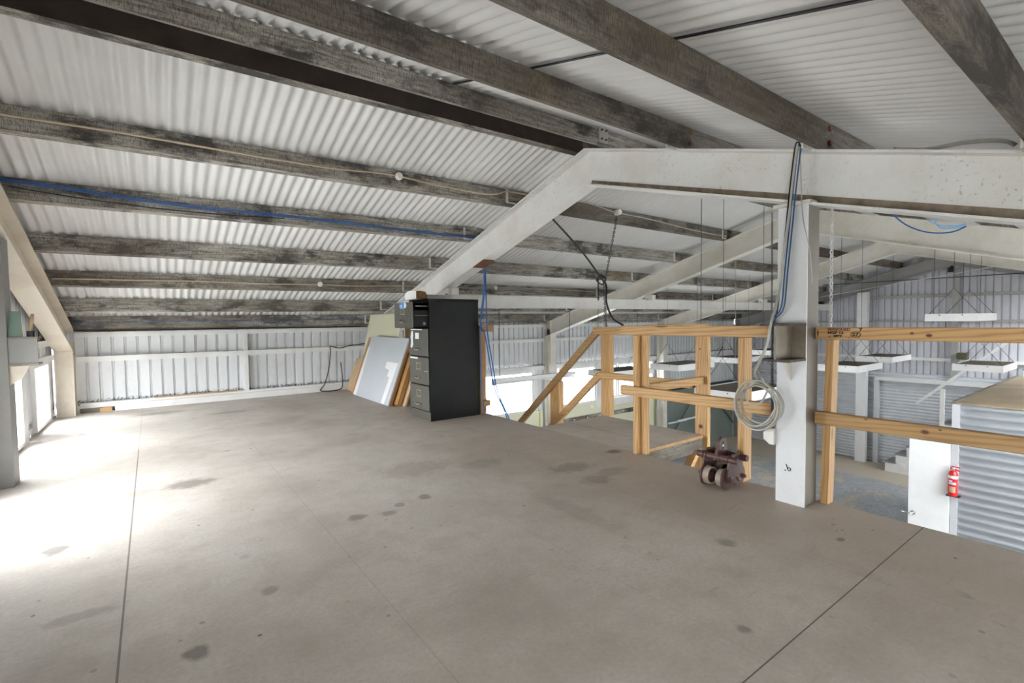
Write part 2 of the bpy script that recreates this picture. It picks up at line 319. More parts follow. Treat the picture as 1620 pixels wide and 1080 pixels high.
# ---------------------------------------------------------------- mesh helpers
class MB:
    def __init__(s): s.v = []; s.f = []; s.smooth = set()
    def add(s, vs, fs, smooth=False):
        k = len(s.v); s.v += [tuple(p) for p in vs]
        for f in fs:
            if smooth: s.smooth.add(len(s.f))
            s.f.append(tuple(i + k for i in f))
        return s
    def box(s, x0, x1, y0, y1, z0, z1, bev=0.0):
        if bev:
            bev = min(bev, (x1 - x0) * .45, (y1 - y0) * .45, (z1 - z0) * .45)
            def ring(z, i): return [(x0 + i, y0, z), (x1 - i, y0, z), (x1, y0 + i, z), (x1, y1 - i, z), (x1 - i, y1, z), (x0 + i, y1, z), (x0, y1 - i, z), (x0, y0 + i, z)]
            def inner(z): return [(x0 + bev, y0 + bev, z), (x1 - bev, y0 + bev, z), (x1 - bev, y0 + bev, z), (x1 - bev, y1 - bev, z), (x1 - bev, y1 - bev, z), (x0 + bev, y1 - bev, z), (x0 + bev, y1 - bev, z), (x0 + bev, y0 + bev, z)]
            rs = [inner(z0), ring(z0 + bev, bev), ring(z1 - bev, bev), inner(z1)]
            vs = [p for r in rs for p in r]; fs = []
            for k in range(3):
                for j in range(8): fs.append((k * 8 + j, k * 8 + (j + 1) % 8, k * 8 + 8 + (j + 1) % 8, k * 8 + 8 + j))
            fs += [(7, 6, 5, 4, 3, 2, 1, 0)[::1], tuple(range(24, 32))]
            return s.add(vs, fs)
        vs = [(x, y, z) for z in (z0, z1) for (x, y) in ((x0, y0), (x1, y0), (x1, y1), (x0, y1))]
        return s.add(vs, [(3, 2, 1, 0), (4, 5, 6, 7), (0, 1, 5, 4), (1, 2, 6, 5), (2, 3, 7, 6), (3, 0, 4, 7)])
    def hexa(s, a, b):
        """two matching quads joined to a solid"""
        return s.add(list(a) + list(b), [(3, 2, 1, 0), (4, 5, 6, 7), (0, 1, 5, 4), (1, 2, 6, 5), (2, 3, 7, 6), (3, 0, 4, 7)])
    def prism(s, poly, a, b):
        """polygon (list of 3-tuples) swept from offset a to offset b"""
        n = len(poly); A = [Vector(p) + Vector(a) for p in poly]; B = [Vector(p) + Vector(b) for p in poly]
        return s.add(A + B, [tuple(range(n))[::-1], tuple(range(n, 2 * n))] + [(i, (i + 1) % n, n + (i + 1) % n, n + i) for i in range(n)])
    def bar(s, p, q, w, h, up=(0, 0, 1)):
        """rectangular bar between two points: w sideways, h along up"""
        p = Vector(p); q = Vector(q); d = (q - p).normalized(); u = Vector(up); sd = d.cross(u)
        if sd.length < 1e-4: sd = d.cross(Vector((1, 0, 0)))
        sd.normalize(); u = sd.cross(d).normalized()
        r = lambda c: [c - sd * w / 2 - u * h / 2, c + sd * w / 2 - u * h / 2, c + sd * w / 2 + u * h / 2, c - sd * w / 2 + u * h / 2]
        return s.hexa(r(p), r(q))
    def tube(s, pts, r, n=8, cap=True):
        pts = [Vector(p) for p in pts]; rings = []; m = len(pts); prev = None
        for k in range(m):
            d = (pts[min(k + 1, m - 1)] - pts[max(k - 1, 0)])
            d = d.normalized() if d.length > 1e-9 else Vector((0, 0, 1))
            if prev is None:
                ref = Vector((0, 0, 1)) if abs(d.z) < .9 else Vector((1, 0, 0)); a = d.cross(ref).normalized()
            else:
                a = (prev - d * prev.dot(d)); a = a.normalized() if a.length > 1e-6 else d.orthogonal().normalized()
            prev = a; bb = d.cross(a); rr = r[k] if isinstance(r, (list, tuple)) else r
            rings.append([pts[k] + (a * math.cos(2 * PI * j / n) + bb * math.sin(2 * PI * j / n)) * rr for j in range(n)])
        vs = [p for q in rings for p in q]; fs = []
        for k in range(m - 1):
            for j in range(n): fs.append((k * n + j, k * n + (j + 1) % n, (k + 1) * n + (j + 1) % n, (k + 1) * n + j))
        s.add(vs, fs, True)
        if cap: k0 = len(s.v) - len(vs); s.f += [tuple(k0 + j for j in range(n))[::-1], tuple(k0 + (m - 1) * n + j for j in range(n))]
        return s
    def lathe(s, prof, c, axis='z', n=24, cap=True):
        """prof: (radius, along) pairs"""
        vs = []; fs = []
        for (r, a) in prof:
            for j in range(n):
                x, y = r * math.cos(2 * PI * j / n), r * math.sin(2 * PI * j / n)
                p = {'z': (x, y, a), 'y': (x, a, y), 'x': (a, x, y)}[axis]
                vs.append((c[0] + p[0], c[1] + p[1], c[2] + p[2]))
        for k in range(len(prof) - 1):
            for j in range(n): fs.append((k * n + j, k * n + (j + 1) % n, (k + 1) * n + (j + 1) % n, (k + 1) * n + j))
        if cap: fs += [tuple(range(n))[::-1], tuple((len(prof) - 1) * n + j for j in range(n))]
        return s.add(vs, fs)
    def ibeam(s, ends, w, h, tf, tw):
        """I section with vertical web; ends: two (x, y, ztop, dirx, diry) frames, width along (dirx, diry)"""
        rs = []
        for (x, y, zt, dx, dy) in ends:
            pr = [(-w / 2, -h), (w / 2, -h), (w / 2, -h + tf), (tw / 2, -h + tf), (tw / 2, -tf), (w / 2, -tf), (w / 2, 0), (-w / 2, 0), (-w / 2, -tf), (-tw / 2, -tf), (-tw / 2, -h + tf), (-w / 2, -h + tf)]
            rs.append([(x + u * dx, y + u * dy, zt + z) for (u, z) in pr])
        n = 12; vs = rs[0] + rs[1]
        caps = [(0, 1, 2, 3, 10, 11), (3, 4, 9, 10), (4, 5, 6, 7, 8, 9)]
        fs = [(i, (i + 1) % n, n + (i + 1) % n, n + i) for i in range(n)]
        fs += [c[::-1] for c in caps] + [tuple(i + n for i in c) for c in caps]
        return s.add(vs, fs)

def obj(name, mb, mat, parent=None, at=None, auto=False):
    """link the collected geometry as ONE mesh object; geometry is given in room coordinates"""
    off = Vector(parent_loc(parent)) if parent else Vector(at if at else (0, 0, 0))
    me = bpy.data.meshes.new(name)
    me.from_pydata([tuple(Vector(p) - off) for p in mb.v], [], mb.f)
    for i in mb.smooth:
        me.polygons[i].use_smooth = True
    me.materials.append(mat); me.update()
    import bmesh as _b
    bm = _b.new(); bm.from_mesh(me); _b.ops.recalc_face_normals(bm, faces=bm.faces); bm.to_mesh(me); bm.free()
    o = bpy.data.objects.new(name, me); COL.objects.link(o)
    if parent: o.parent = parent
    elif at: o.location = at
    return o
def parent_loc(p):
    v = Vector((0, 0, 0))
    while p: v = v + p.location; p = p.parent
    return v
def tag(o, label, cat, group=None):
    o['label'] = label; o['category'] = cat
    if group: o['group'] = group
    return o
def thing(name, label, cat, loc=(0, 0, 0), group=None):
    o = bpy.data.objects.new(name, None); COL.objects.link(o); o.location = loc; o.empty_display_size = 0.05
    return tag(o, label, cat, group)
def struct(name, mb, mat, parent=None):
    o = obj(name, mb, mat, parent)
    if not parent: o['kind'] = 'structure'
    return o
def smooth_path(pts, sub=5):
    pts = [Vector(p) for p in pts]; out = []
    for k in range(len(pts) - 1):
        p0 = pts[max(k - 1, 0)]; p1 = pts[k]; p2 = pts[k + 1]; p3 = pts[min(k + 2, len(pts) - 1)]
        for j in range(sub):
            t = j / sub
            out.append(0.5 * ((2 * p1) + (p2 - p0) * t + (2 * p0 - 5 * p1 + 4 * p2 - p3) * t * t + (3 * p1 - p0 - 3 * p2 + p3) * t ** 3))
    out.append(pts[-1]); return out

# ---------------------------------------------------------------- the roof line
YR = 2.95                                     # ridge
def z_sheet(y): return 2.66 - 0.288 * abs(y - YR)
def z_raft(y): return 2.51 - 0.290 * abs(y - YR)
GZ = -2.6                                     # ground floor
X0, X1 = -0.98, 14.75                         # near and far gable walls
YE, YW = 8.18, -2.28                          # the two eave walls

# ---------------------------------------------------------------- setting: floors
MZ = 0.12
mb = MB().box(X0, 3.15, YW, YE, -MZ, 0)
fl = struct('floor', mb, M['floor'])
mb = MB().box(X0 - .1, X1 + .1, YW - .1, YE + .1, GZ - 0.15, GZ)
struct('floor_ground', mb, M['concrete'])
mb = MB().box(-60, 90, -60, YW - .1, GZ - .35, GZ - .08).box(-60, 90, YE + .1, 90, GZ - .35, GZ - .08).box(-60, X0 - .1, YW - .1, YE + .1, GZ - .35, GZ - .08).box(X1 + .1, 90, YW - .1, YE + .1, GZ - .35, GZ - .08)
struct('ground_outside', mb, M['gravel'])

# ---------------------------------------------------------------- setting: corrugated roof (one sheet after another, each lapping the next)
ADDED_SKYLIGHTS = [(6.218, 7.742, -1.9, 0.1), (12.31, 13.84, -1.9, 0.6)]      # unseen roof lights, added to light the hall from above
def roof_slope(side):
    mb = MB(); pitch = 0.0762; x = -1.402; k = 0
    ye = (YE + 0.25) if side > 0 else (YW - 0.25)
    while x < X1 + 0.1:
        xe = x + pitch * 11; n = 11 * 8; lift = 0.0035 * (k % 2)
        cols = [x + (xe - x) * i / n for i in range(n + 1)]
        runs = [[YR + side * 0.03, YR + side * 2.6, ye]]
        if side < 0:
            for (a, b, c, d) in ADDED_SKYLIGHTS:
                if a - .01 < x + pitch * 5 < b: runs = [[YR - .03, d - .06], [c + .06, ye]]
        for ys in runs:
          vs = []
          for y in ys:
            for c in cols: vs.append((c, y, z_sheet(y) + 0.0105 + lift + 0.0115 * math.sin(2 * PI * (c - X0) / pitch)))
          fs = []
          for r in range(len(ys) - 1):
            for i in range(n): fs.append((r * (n + 1) + i, r * (n + 1) + i + 1, (r + 1) * (n + 1) + i + 1, (r + 1) * (n + 1) + i))
          mb.add(vs, fs, True)
        x += pitch * 10; k += 1
    return mb
struct('ceiling_left', roof_slope(1), M['roof']); struct('ceiling_right', roof_slope(-1), M['roof'])
zr = z_sheet(YR)
mb = MB().prism([(0, YR - .2, zr - .02), (0, YR, zr + .045), (0, YR + .2, zr - .02), (0, YR + .2, zr - .03 + .02), (0, YR, zr + .06), (0, YR - .2, zr - .01)], (X0 - .1, 0, 0), (X1 + .1, 0, 0))
struct('trim_roof_lap', MB().hexa([(1.626, 2.93, z_sheet(2.93) - .003), (1.642, 2.93, z_sheet(2.93) - .003), (1.642, 2.93, z_sheet(2.93) + .002), (1.626, 2.93, z_sheet(2.93) + .002)], [(1.626, YW, z_sheet(YW) - .003), (1.642, YW, z_sheet(YW) - .003), (1.642, YW, z_sheet(YW) + .002), (1.626, YW, z_sheet(YW) + .002)]), M['black'])
struct('trim_ridge', mb, M['roof'])

# ---------------------------------------------------------------- setting: ribbed walls
def ribbed(mb, axis, u0, u1, n0, out, z0, ztop, pitch=0.13):
    """wall sheet along axis ('x' or 'y') with narrow ribs pushed out by out from the plane n0"""
    us = []; k = math.floor(u0 / pitch)
    while k * pitch < u1 + pitch:
        b = k * pitch
        us += [(b, 0), (b + pitch * .74, 0), (b + pitch * .78, 1), (b + pitch * .96, 1)]
        k += 1
    us = [(min(max(u, u0), u1), o) for (u, o) in us]
    pts = []
    for p in us:
        if not pts or p[0] > pts[-1][0] + 1e-6: pts.append(p)
    vs = []
    for (u, o) in pts:
        n = n0 + out * o; p = (u, n) if axis == 'x' else (n, u)
        zt = ztop(u) if callable(ztop) else ztop; zb = z0(u) if callable(z0) else z0
        vs += [(p[0], p[1], zb), (p[0], p[1], max(zt, zb + .001))]
    mb.add(vs, [(2 * i, 2 * i + 2, 2 * i + 3, 2 * i + 1) for i in range(len(pts) - 1)])
    return mb
zE = z_sheet(YE) + 0.012
mb = MB()
ribbed(mb, 'x', X0, X1, YE, .028, 0.08, zE)
WIN = [(5.30, 6.52), (7.33, 8.62), (8.98 - .36, 9.20), (9.20, 10.58)]
for (a, b) in ((X0, 5.26), (6.52, 7.33), (10.58, X1)): ribbed(mb, 'x', a, b, YE, .02, -0.86, 0.08)
ribbed(mb, 'x', X0, X1, YE, .02, GZ, -0.86)
struct('wall_left', mb, M['wall'])
mb = MB()
ribbed(mb, 'x', X0, X1, YW, -.02, 0.08, zE)
for (a, b) in ((X0, -0.6), (2.7, 4.2), (8.0, X1)): ribbed(mb, 'x', a, b, YW, -.02, -0.86, 0.08)
ribbed(mb, 'x', X0, X1, YW, -.02, GZ, -0.86)
struct('wall_right', mb, M['wall'])
mb = MB(); ribbed(mb, 'y', YW, YE, X1, .028, GZ, lambda y: z_sheet(y) + .012)
struct('wall_far', mb, M['gable'])

# near gable wall: solid above the glazing
mb = MB(); GP = [(5.62, 6.14), (6.74, 7.52)]
ribbed(mb, 'y', 4.9, YE, X0, -.02, 0.70, lambda y: z_sheet(y) + .012)
for (a, b) in ((4.9, 4.95), (6.36, 6.74), (7.72, YE)): ribbed(mb, 'y', a, b, X0, -.02, 0.0, 0.70)
ribbed(mb, 'y', YW, 4.9, X0, -.02, 1.11, lambda y: z_sheet(y) + .012)
ribbed(mb, 'y', YW, YE, X0, -.02, GZ, 0.02)
for (a, b) in ((YW, -2.0), (-.4, 3.2), (4.3, 4.9)): ribbed(mb, 'y', a, b, X0, -.02, 0.0, 1.11)
struct('wall_near', mb, M['wall'])

# cream and green linings under the windows, galvanised lining on the far gable
mb = MB()
for (a, b) in ((-.9, 5.2), (5.21, 6.80), (7.0, 10.66)): mb.box(a, b, 8.10, 8.14, GZ, -0.99 if a > 6.9 else -0.86)
mb.box(7.0, 8.45, 8.10, 8.14, -0.99, -0.86)
struct('wall_left_lining', mb, M['cream_board'])
struct('trim_lining_joint', MB().box(6.70, 6.725, 8.095, 8.10, GZ, -.87).box(10.62, 10.65, 8.09, 8.10, GZ, -1.0), M['green_edge'])
struct('wall_left_dark_lining', MB().box(11.0, X1 - .3, 8.06, 8.14, GZ, -0.86), M['green_board'])
struct('trim_dark_lining', MB().box(11.0, X1 - .3, 8.04, 8.14, -0.86, -0.82), M['black'])

def corrugated_wall(mb, axis, u0, u1, n0, out, z0, z1, pitch, amp, us=1):
    n = max(8, int((z1 - z0) / pitch * 10)); vs = []
    for i in range(n + 1):
        z = z0 + (z1 - z0) * i / n; a = n0 + out * amp * (0.5 + 0.5 * math.sin(2 * PI * z / pitch))
        for u in (u0, u1): vs.append((a, u, z) if axis == 'y' else (u, a, z))
    return mb.add(vs, [(2 * i, 2 * i + 1, 2 * i + 3, 2 * i + 2) for i in range(n)], True)

# ---------------------------------------------------------------- setting: windows
def window(n, axis, u0, u1, z0, z1, p, fr=0.05, cuts=(), dep=0.07, sill=None):
    w = MB(); B = (lambda a, b, c, d: w.box(a, b, p - dep / 2, p + dep / 2, c, d)) if axis == 'x' else (lambda a, b, c, d: w.box(p - dep / 2, p + dep / 2, a, b, c, d))
    B(u0, u0 + fr, z0, z1); B(u1 - fr, u1, z0, z1); B(u0 + fr, u1 - fr, z1 - fr, z1); B(u0 + fr, u1 - fr, z0, z0 + fr)
    for c in cuts: B(c - fr / 2, c + fr / 2, z0 + fr, z1 - fr)
    o = struct('window_%d' % n, w, M['trim'])
    cc = [u0 + fr] + list(cuts) + [u1 - fr]
    for k in range(len(cc) - 1):
        g = MB(); a, b = cc[k] + .001, cc[k + 1] - .001
        if axis == 'x': g.box(a, b, p - .003, p + .003, z0 + fr, z1 - fr)
        else: g.box(p - .003, p + .003, a, b, z0 + fr, z1 - fr)
        obj('pane', g, M['glass'], o)
    return o
window(1, 'x', 5.26, 6.55, -0.86, 0.02, 8.13, cuts=())
window(2, 'x', 7.33, 8.45, -0.86, 0.02, 8.13, cuts=())
window(3, 'x', 8.60, 9.20, -0.82, 0.02, 8.13)
window(4, 'x', 9.22, 10.60, -0.82, 0.02, 8.13)
struct('trim_window_post', MB().box(8.45, 8.60, 8.07, 8.16, -0.99, 0.02), M['trim'])
struct('trim_window_sill', MB().box(8.60, 10.66, 8.05, 8.16, -0.99, -0.82), M['trim'])
window(5, 'y', 4.95, 6.14, 0.02, 0.69, X0, 0.03, cuts=(5.6,))
window(6, 'y', 6.74, 7.56, 0.02, 0.69, X0, 0.03, cuts=(7.2,))
window(7, 'y', -2.0, -.4, 0.02, 1.10, X0, 0.05, cuts=(-1.2,))  # unseen window behind the camera, added for extra light
window(8, 'y', 3.2, 4.3, 0.02, 1.10, X0, 0.05, cuts=(3.75,))
k = 9
for (a, b) in ((-0.6, 2.7), (4.2, 8.0)):  # unseen right-wall windows, added to light the hall
    window(k, 'x', a, b, -0.86, 0.08, YW, 0.05, cuts=((a + b) / 2,)); k += 1
for (a, b) in ((5.3, 6.5), (7.4, 10.6)): sky_portal('sky_opening', ((a + b) / 2, 8.22, -.42), (-PI / 2, 0, 0), b - a, .9)
for (a, b, z) in ((4.95, 7.56, .69), (-2.0, -.4, 1.10), (3.2, 4.3, 1.10)): sky_portal('sky_opening', (X0 - .06, (a + b) / 2, z / 2), (0, -PI / 2, 0), z, b - a)
for n, (a, b, c, d) in enumerate(ADDED_SKYLIGHTS):
    zc, zd = z_sheet(c) + .012, z_sheet(d) + .012
    fr = MB().hexa([(a, c, zc), (a + .05, c, zc), (a + .05, c, zc + .03), (a, c, zc + .03)], [(a, d, zd), (a + .05, d, zd), (a + .05, d, zd + .03), (a, d, zd + .03)])
    fr.hexa([(b - .05, c, zc), (b, c, zc), (b, c, zc + .03), (b - .05, c, zc + .03)], [(b - .05, d, zd), (b, d, zd), (b, d, zd + .03), (b - .05, d, zd + .03)])
    for (y0, y1) in ((c, c + .05), (d - .05, d)):
        z0, z1 = z_sheet(y0) + .012, z_sheet(y1) + .012
        fr.hexa([(a, y0, z0), (b, y0, z0), (b, y0, z0 + .03), (a, y0, z0 + .03)], [(a, y1, z1), (b, y1, z1), (b, y1, z1 + .03), (a, y1, z1 + .03)])
    o = struct('window_%d' % (k + n), fr, M['trim'])  # unseen roof light, added for its daylight
    obj('pane', MB().hexa([(a + .05, c + .05, zc + .03), (b - .05, c + .05, zc + .03), (b - .05, c + .05, zc + .034), (a + .05, c + .05, zc + .034)], [(a + .05, d - .05, zd), (b - .05, d - .05, zd), (b - .05, d - .05, zd + .004), (a + .05, d - .05, zd + .004)]), M['glass'], o)
    sky_portal('sky_opening', ((a + b) / 2, (c + d) / 2, (zc + zd) / 2 + .05), (math.atan(.288), 0, 0), b - a, (d - c) / math.cos(math.atan(.288)))
sky_portal('sky_opening', (1.05, YW - .06, -.39), (PI / 2, 0, 0), 3.3, .94)
for (a, b) in ((4.2, 8.0),): sky_portal('sky_opening', ((a + b) / 2, YW - .06, -.39), (PI / 2, 0, 0), b - a, .94)

# pale strips and rails on the near gable, beyond the frame column
struct('trim_near_gable', MB().box(X0 - .01, X0 + .03, 6.15, 6.34, 0.0, .69).box(X0 - .01, X0 + .03, 7.57, 7.72, 0, .69).box(X0, X0 + .05, 5.0, 7.84, .69, .75).box(X0, X0 + .05, 5.0, 7.84, .86, .93), M['trim'])
struct('trim_near_gable_rail', MB().box(X0 + .005, X0 + .05, 4.8, 6.82, 1.45, 1.60), M['old_y'])

# eave wall rails, girts, base strips
def along_eave(name, y0, y1, z0, z1, mat, spans):
    mb = MB()
    for (a, b) in spans: mb.box(a, b, y0, y1, z0, z1)
    return struct(name, mb, mat)
BAY = [(-0.75, 2.94), (3.12, 6.81), (6.99, 10.68), (10.86, 14.44)]
along_eave('trim_eave_beam', 8.03, 8.17, 0.945, 1.01, M['trim'], BAY)
along_eave('trim_eave_girt', 8.05, 8.14, 0.632, 0.702, M['trim'], BAY)
along_eave('trim_head_beam', 8.05, 8.16, 0.022, 0.115, M['trim'], BAY[1:])
along_eave('trim_base_rail', 8.06, 8.16, 0.055, 0.115, M['trim'], [(-0.74, 2.94)])
along_eave('baseboard_left', 8.00, 8.06, 0.0, 0.085, M['trim'], [(-0.40, 2.94)])
struct('trim_base_packing', MB().box(-.74, -.55, 8.05, 8.12, 0, .055), M['dirty_shaded_steel'])
struct('trim_base_offcut', MB().box(-.55, -.43, 8.03, 8.12, 0, .05), M['pine_x'])
struct('trim_timber_strip', MB().box(.02, .98, 8.03, 8.06, .115, .132), M['tanboard'])
mb = MB()
for x in (1.09, 4.95): mb.box(x, x + .05, 8.08, 8.16, .115 if x < 3 else .11, .945)
struct('trim_wall_stud', mb, M['trim'])

# gable wall girts, posts
def gable_bar(name, y0, y1, z0, z1, mat, d=.09): return struct(name, MB().box(X1 - d, X1 - .005, y0, y1, z0, z1), mat)
gable_bar('trim_gable_girt_upper', -2.1, 4.55, 1.515, 1.585, M['grey_steel']); gable_bar('trim_gable_girt_middle', -2.1, 7.9, .935, .985, M['grey_steel'])
gable_bar('trim_gable_girt_lower', -2.1, 7.9, .03, .10, M['trim'])
gable_bar('trim_gable_stud', 2.86, 2.98, -.34, 2.15, M['grey_steel'], .12)
mb = MB(); corrugated_wall(mb, 'y', 1.2, 7.75, X1 - .02, -1, GZ, -0.30, 0.0762, 0.026)
struct('wall_far_lining', mb, M['corr'])
gable_bar('trim_far_lintel', 1.2, 4.40, -.50, -.42, M['trim'], .16)
gable_bar('trim_far_jamb', 4.33, 4.44, GZ, -.42, M['silver'], .14)

# ---------------------------------------------------------------- steel portal frames
FX = [-0.93, 2.95, 6.82, 10.69, 14.45]; FW = 0.155
FL = ['cream steel frame against the near gable, sloping down beside the bright glazing',
      'big cream and white steel frame across the loft edge carrying the post with coiled cable',
      'white steel frame next beyond the loft edge, its column between the first two windows',
      'grey white steel frame third along the hall, its peak seen under the big beam',
      'furthest steel frame, tight against the far gable of ribbed sheet']
SKEW = {8.0: .06, 7.31: .075, 6.48: .09, 5.65: .10, 4.80: .085, 3.98: .08, 3.10: .06, 2.83: .10, 2.05: .04, 1.194: .015, 0.37: 0.0}
def py_at(y, x):
    """a purlin is not quite square to the frames over the loft"""
    return y + SKEW.get(y, 0) * (1 - (min(x, 3.0) + .9) / 3.9) - SKEW.get(y, 0) * .12
def cleat_bm(x, y):
    z0 = z_raft(y) + .012; return MB().box(x - .105, x - .08, y - .010, y - .001, z0, z_sheet(y) - .01).box(x - .08, x + .01, y - .010, y - .001, z0, z0 + .012)
PURL = [8.0, 7.31, 6.48, 5.65, 4.80, 3.98, 3.10]           # far lower edges, from the eave up to the ridge
PURR = [2.83, 2.05, 1.194, 0.37, -0.45, -1.27, -2.08]
for i, x in enumerate(FX):
    w = 0.17 if i == 0 else FW; xc = x + w / 2
    t = thing('portal_frame', FL[i], 'steel frame', (xc, YR, GZ))
    ms = M['beige_steel'] if i == 0 else M['cream_steel'] if i == 2 else (M['white_steel'] if i == 1 else M['grey_steel'] if i == 4 else M['cream_steel'])
    for (y0, y1) in ((YR, 8.05), (YR, -2.15)):
        mb = MB().ibeam([(xc, y0, z_raft(y0), 1, 0), (xc, y1, z_raft(y1), 1, 0)], w, 0.30, 0.014, 0.010)
        r_ = obj('rafter', mb, ms, t)
        if i == 1 and y1 < YR:
            p = lambda y, dz: (0, y, z_raft(y) - .30 + dz)
            obj('dust_shade_line', MB().prism([p(y0 - .01, .014), p(y0 - .03, .048), p(y1, .075), p(y1, .014)], (xc - .0095, 0, 0), (xc - .0052, 0, 0)), M['grime'], r_)  # brown band: rusty dust plus the web's shade, put into the colour
    for (ya, yb) in ((7.845, 8.05), (-2.15, -1.945)):
        zt = z_raft((ya + yb) / 2) - 0.16
        mb = MB().box(x, x + w, ya, ya + .012, GZ, zt - .0).box(x, x + w, yb - .012, yb, GZ, zt).box(xc - .005, xc + .005, ya + .012, yb - .012, GZ, zt)
        obj('column', mb, ms, t)
    mb = MB().box(x + .005, xc - .006, 7.86, 7.872, z_raft(7.86) - .29, z_raft(7.86) - .02)
    obj('stiffener', mb, ms, t)
    cy = {0: 4.71, 1: 1.297, 4: 4.66}.get(i)
    if cy:
        zt = z_raft(cy) - 0.30 - (0.02 if cy < YR else .02)
        if i == 1:
            obj('post', MB().box(x, x + .012, cy - .079, cy + .079, 0.0, zt), M['post_white'], t)
            obj('post_side', MB().box(x + .012, x + w, cy - .078, cy + .078, 0, zt), M['dirty_shaded_steel'], t)  # stained side, coloured darker for the shade on it as well
            obj('cap_plate', MB().box(x - .02, x + w + .02, cy - .10, cy + .10, zt, zt + .02), M['edge_steel'], t)
            # stub bracket: two plates, an upright web and a gusset under it
            for zb in (1.035, .838): obj('bracket_plate', MB().box(x - .20, x, cy - .08, cy + .08, zb, zb + .014), M['rustdark'], t)
            obj('bracket_back', MB().box(x - .004, x, cy - .079, cy + .079, .852, 1.035), M['bracketgrime'], t)
            obj('bracket_web', MB().box(x - .195, x - .004, cy - .006, cy + .006, .852, 1.035), M['bracketgrime'], t)
            obj('gusset', MB().prism([(x - .10, cy, .838), (x, cy, .838), (x, cy, .72)], (0, -.005, 0), (0, .005, 0)), M['edge_steel'], t)
        elif i == 0:
            mb = MB().box(x, x + .155, cy - .085, cy + .085, 0.0, zt)
            obj('post', mb, M['post_grey'], t); xr = x + .155
            for zb in (1.0, .818): obj('bracket_plate', MB().box(xr, xr + .15, cy - .08, cy + .08, zb, zb + .014), M['dirty_shaded_steel'], t)
            obj('bracket_web', MB().box(xr, xr + .145, cy - .07, cy - .058, .832, 1.0), M['post_grey'], t)
            obj('gusset', MB().prism([(xr + .10, cy - .05, .818), (xr, cy - .05, .818), (xr, cy - .05, .69), (xr + .05, cy - .05, .72), (xr + .08, cy - .05, .77)], (0, -.005, 0), (0, .005, 0)), M['beige_steel'], t)
        else:
            obj('post', MB().box(x - .02, x + .13, cy - .11, cy + .11, GZ, zt), M['white'], t)
    if i in (1, 2, 3):
        for y in PURL[:-1]: obj('cleat', cleat_bm(x, py_at(y, x) - .05), M['edge_steel'], t)
        for y in PURR[1:4]:
            ya = py_at(y, x) - .05
            for dz in (.04, .12): obj('bolt', MB().lathe([(.016, ya - .014), (.016, ya - .001)], (x + .06, 0, z_raft(ya) + dz), 'y', 6), M['rust'], t)
            obj('cleat', MB().box(x - .12, x - .02, ya + .052, ya + .062, z_raft(ya) + .0, z_raft(ya) + .12), M['edge_steel'], t)
    if i == 1:
        yb = py_at(PURR[0], x) - .05
        p = obj('ridge_cleat', MB().box(x - .02, x + .08, yb - .012, yb - .003, 2.50, 2.625), M['grey_steel'], t)
        for (dx, dz) in ((.005, .03), (.055, .03), (.005, .1), (.055, .1)):
            obj('bolt', MB().lathe([(.008, -.012), (.008, 0)], (x + dx, yb - .012, 2.50 + dz), 'y', 8), M['rust'], p)

# ---------------------------------------------------------------- purlins, one timber per bay
BN = ['above the loft', 'in the second bay beyond the big frame', 'in the third bay along', 'in the furthest bay before the gable']
ON = ['lowest, over the eave wall', 'second up from the eave wall', 'third up from the eave wall', 'fourth up from the eave wall', 'fifth up from the eave wall', 'sixth up from the eave wall', 'just under the ridge']
OR = ['first past the ridge', 'second past the ridge', 'third past the ridge', 'fourth past the ridge', 'fifth past the ridge', 'sixth past the ridge', 'seventh past the ridge']
SPECIAL = {(0, 2): 'purlin with tan cable and round box, third up from the eave, above the loft',
           (0, 4): 'weathered timber purlin carrying the blue cables, fifth up, above the loft',
           (0, 5): 'purlin with tan cable and round box, sixth up from the eave, above the loft',
           (0, 6): 'ridge purlin with black side face and pale rough underside, above the loft',
           (0, 10): 'brown timber purlin nearest overhead at the top edge, fourth past the ridge, above the loft'}
for b in range(4):
    xa = FX[b] + .08 if b else X0 + .01; xb = FX[b + 1] + .08 if b < 3 else X1 - .02
    for k, y in enumerate(PURL + PURR):
        if b > 0 and k > 11: continue
        dz = .155 if k == 0 else .125 if k in (6, 7) else .147
        qa = []
        for xx in (xa, xb):
            yy = py_at(y, xx); t0, t1 = z_sheet(yy - .05) - .001, z_sheet(yy) - .001
            qa.append([(xx, yy - .05, t0), (xx, yy - .05, t0 - dz), (xx, yy, t1 - dz), (xx, yy, t1)])
        yy = py_at(y, (xa + xb) / 2); zt1 = z_sheet(yy)
        mb = MB().hexa(qa[0], qa[1])
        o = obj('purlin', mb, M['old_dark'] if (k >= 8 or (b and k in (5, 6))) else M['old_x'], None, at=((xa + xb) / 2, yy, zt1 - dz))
        if k == 6 and b == 0:                       # darker colour on the timber face in the ridge gap
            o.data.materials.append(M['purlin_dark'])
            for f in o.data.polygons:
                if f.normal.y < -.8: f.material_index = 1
        nm = ON[k] if k < 7 else OR[k - 7]
        tag(o, SPECIAL.get((b, k), 'weathered purlin %s, %s' % (nm, BN[b])), 'purlin', 'timber purlins')

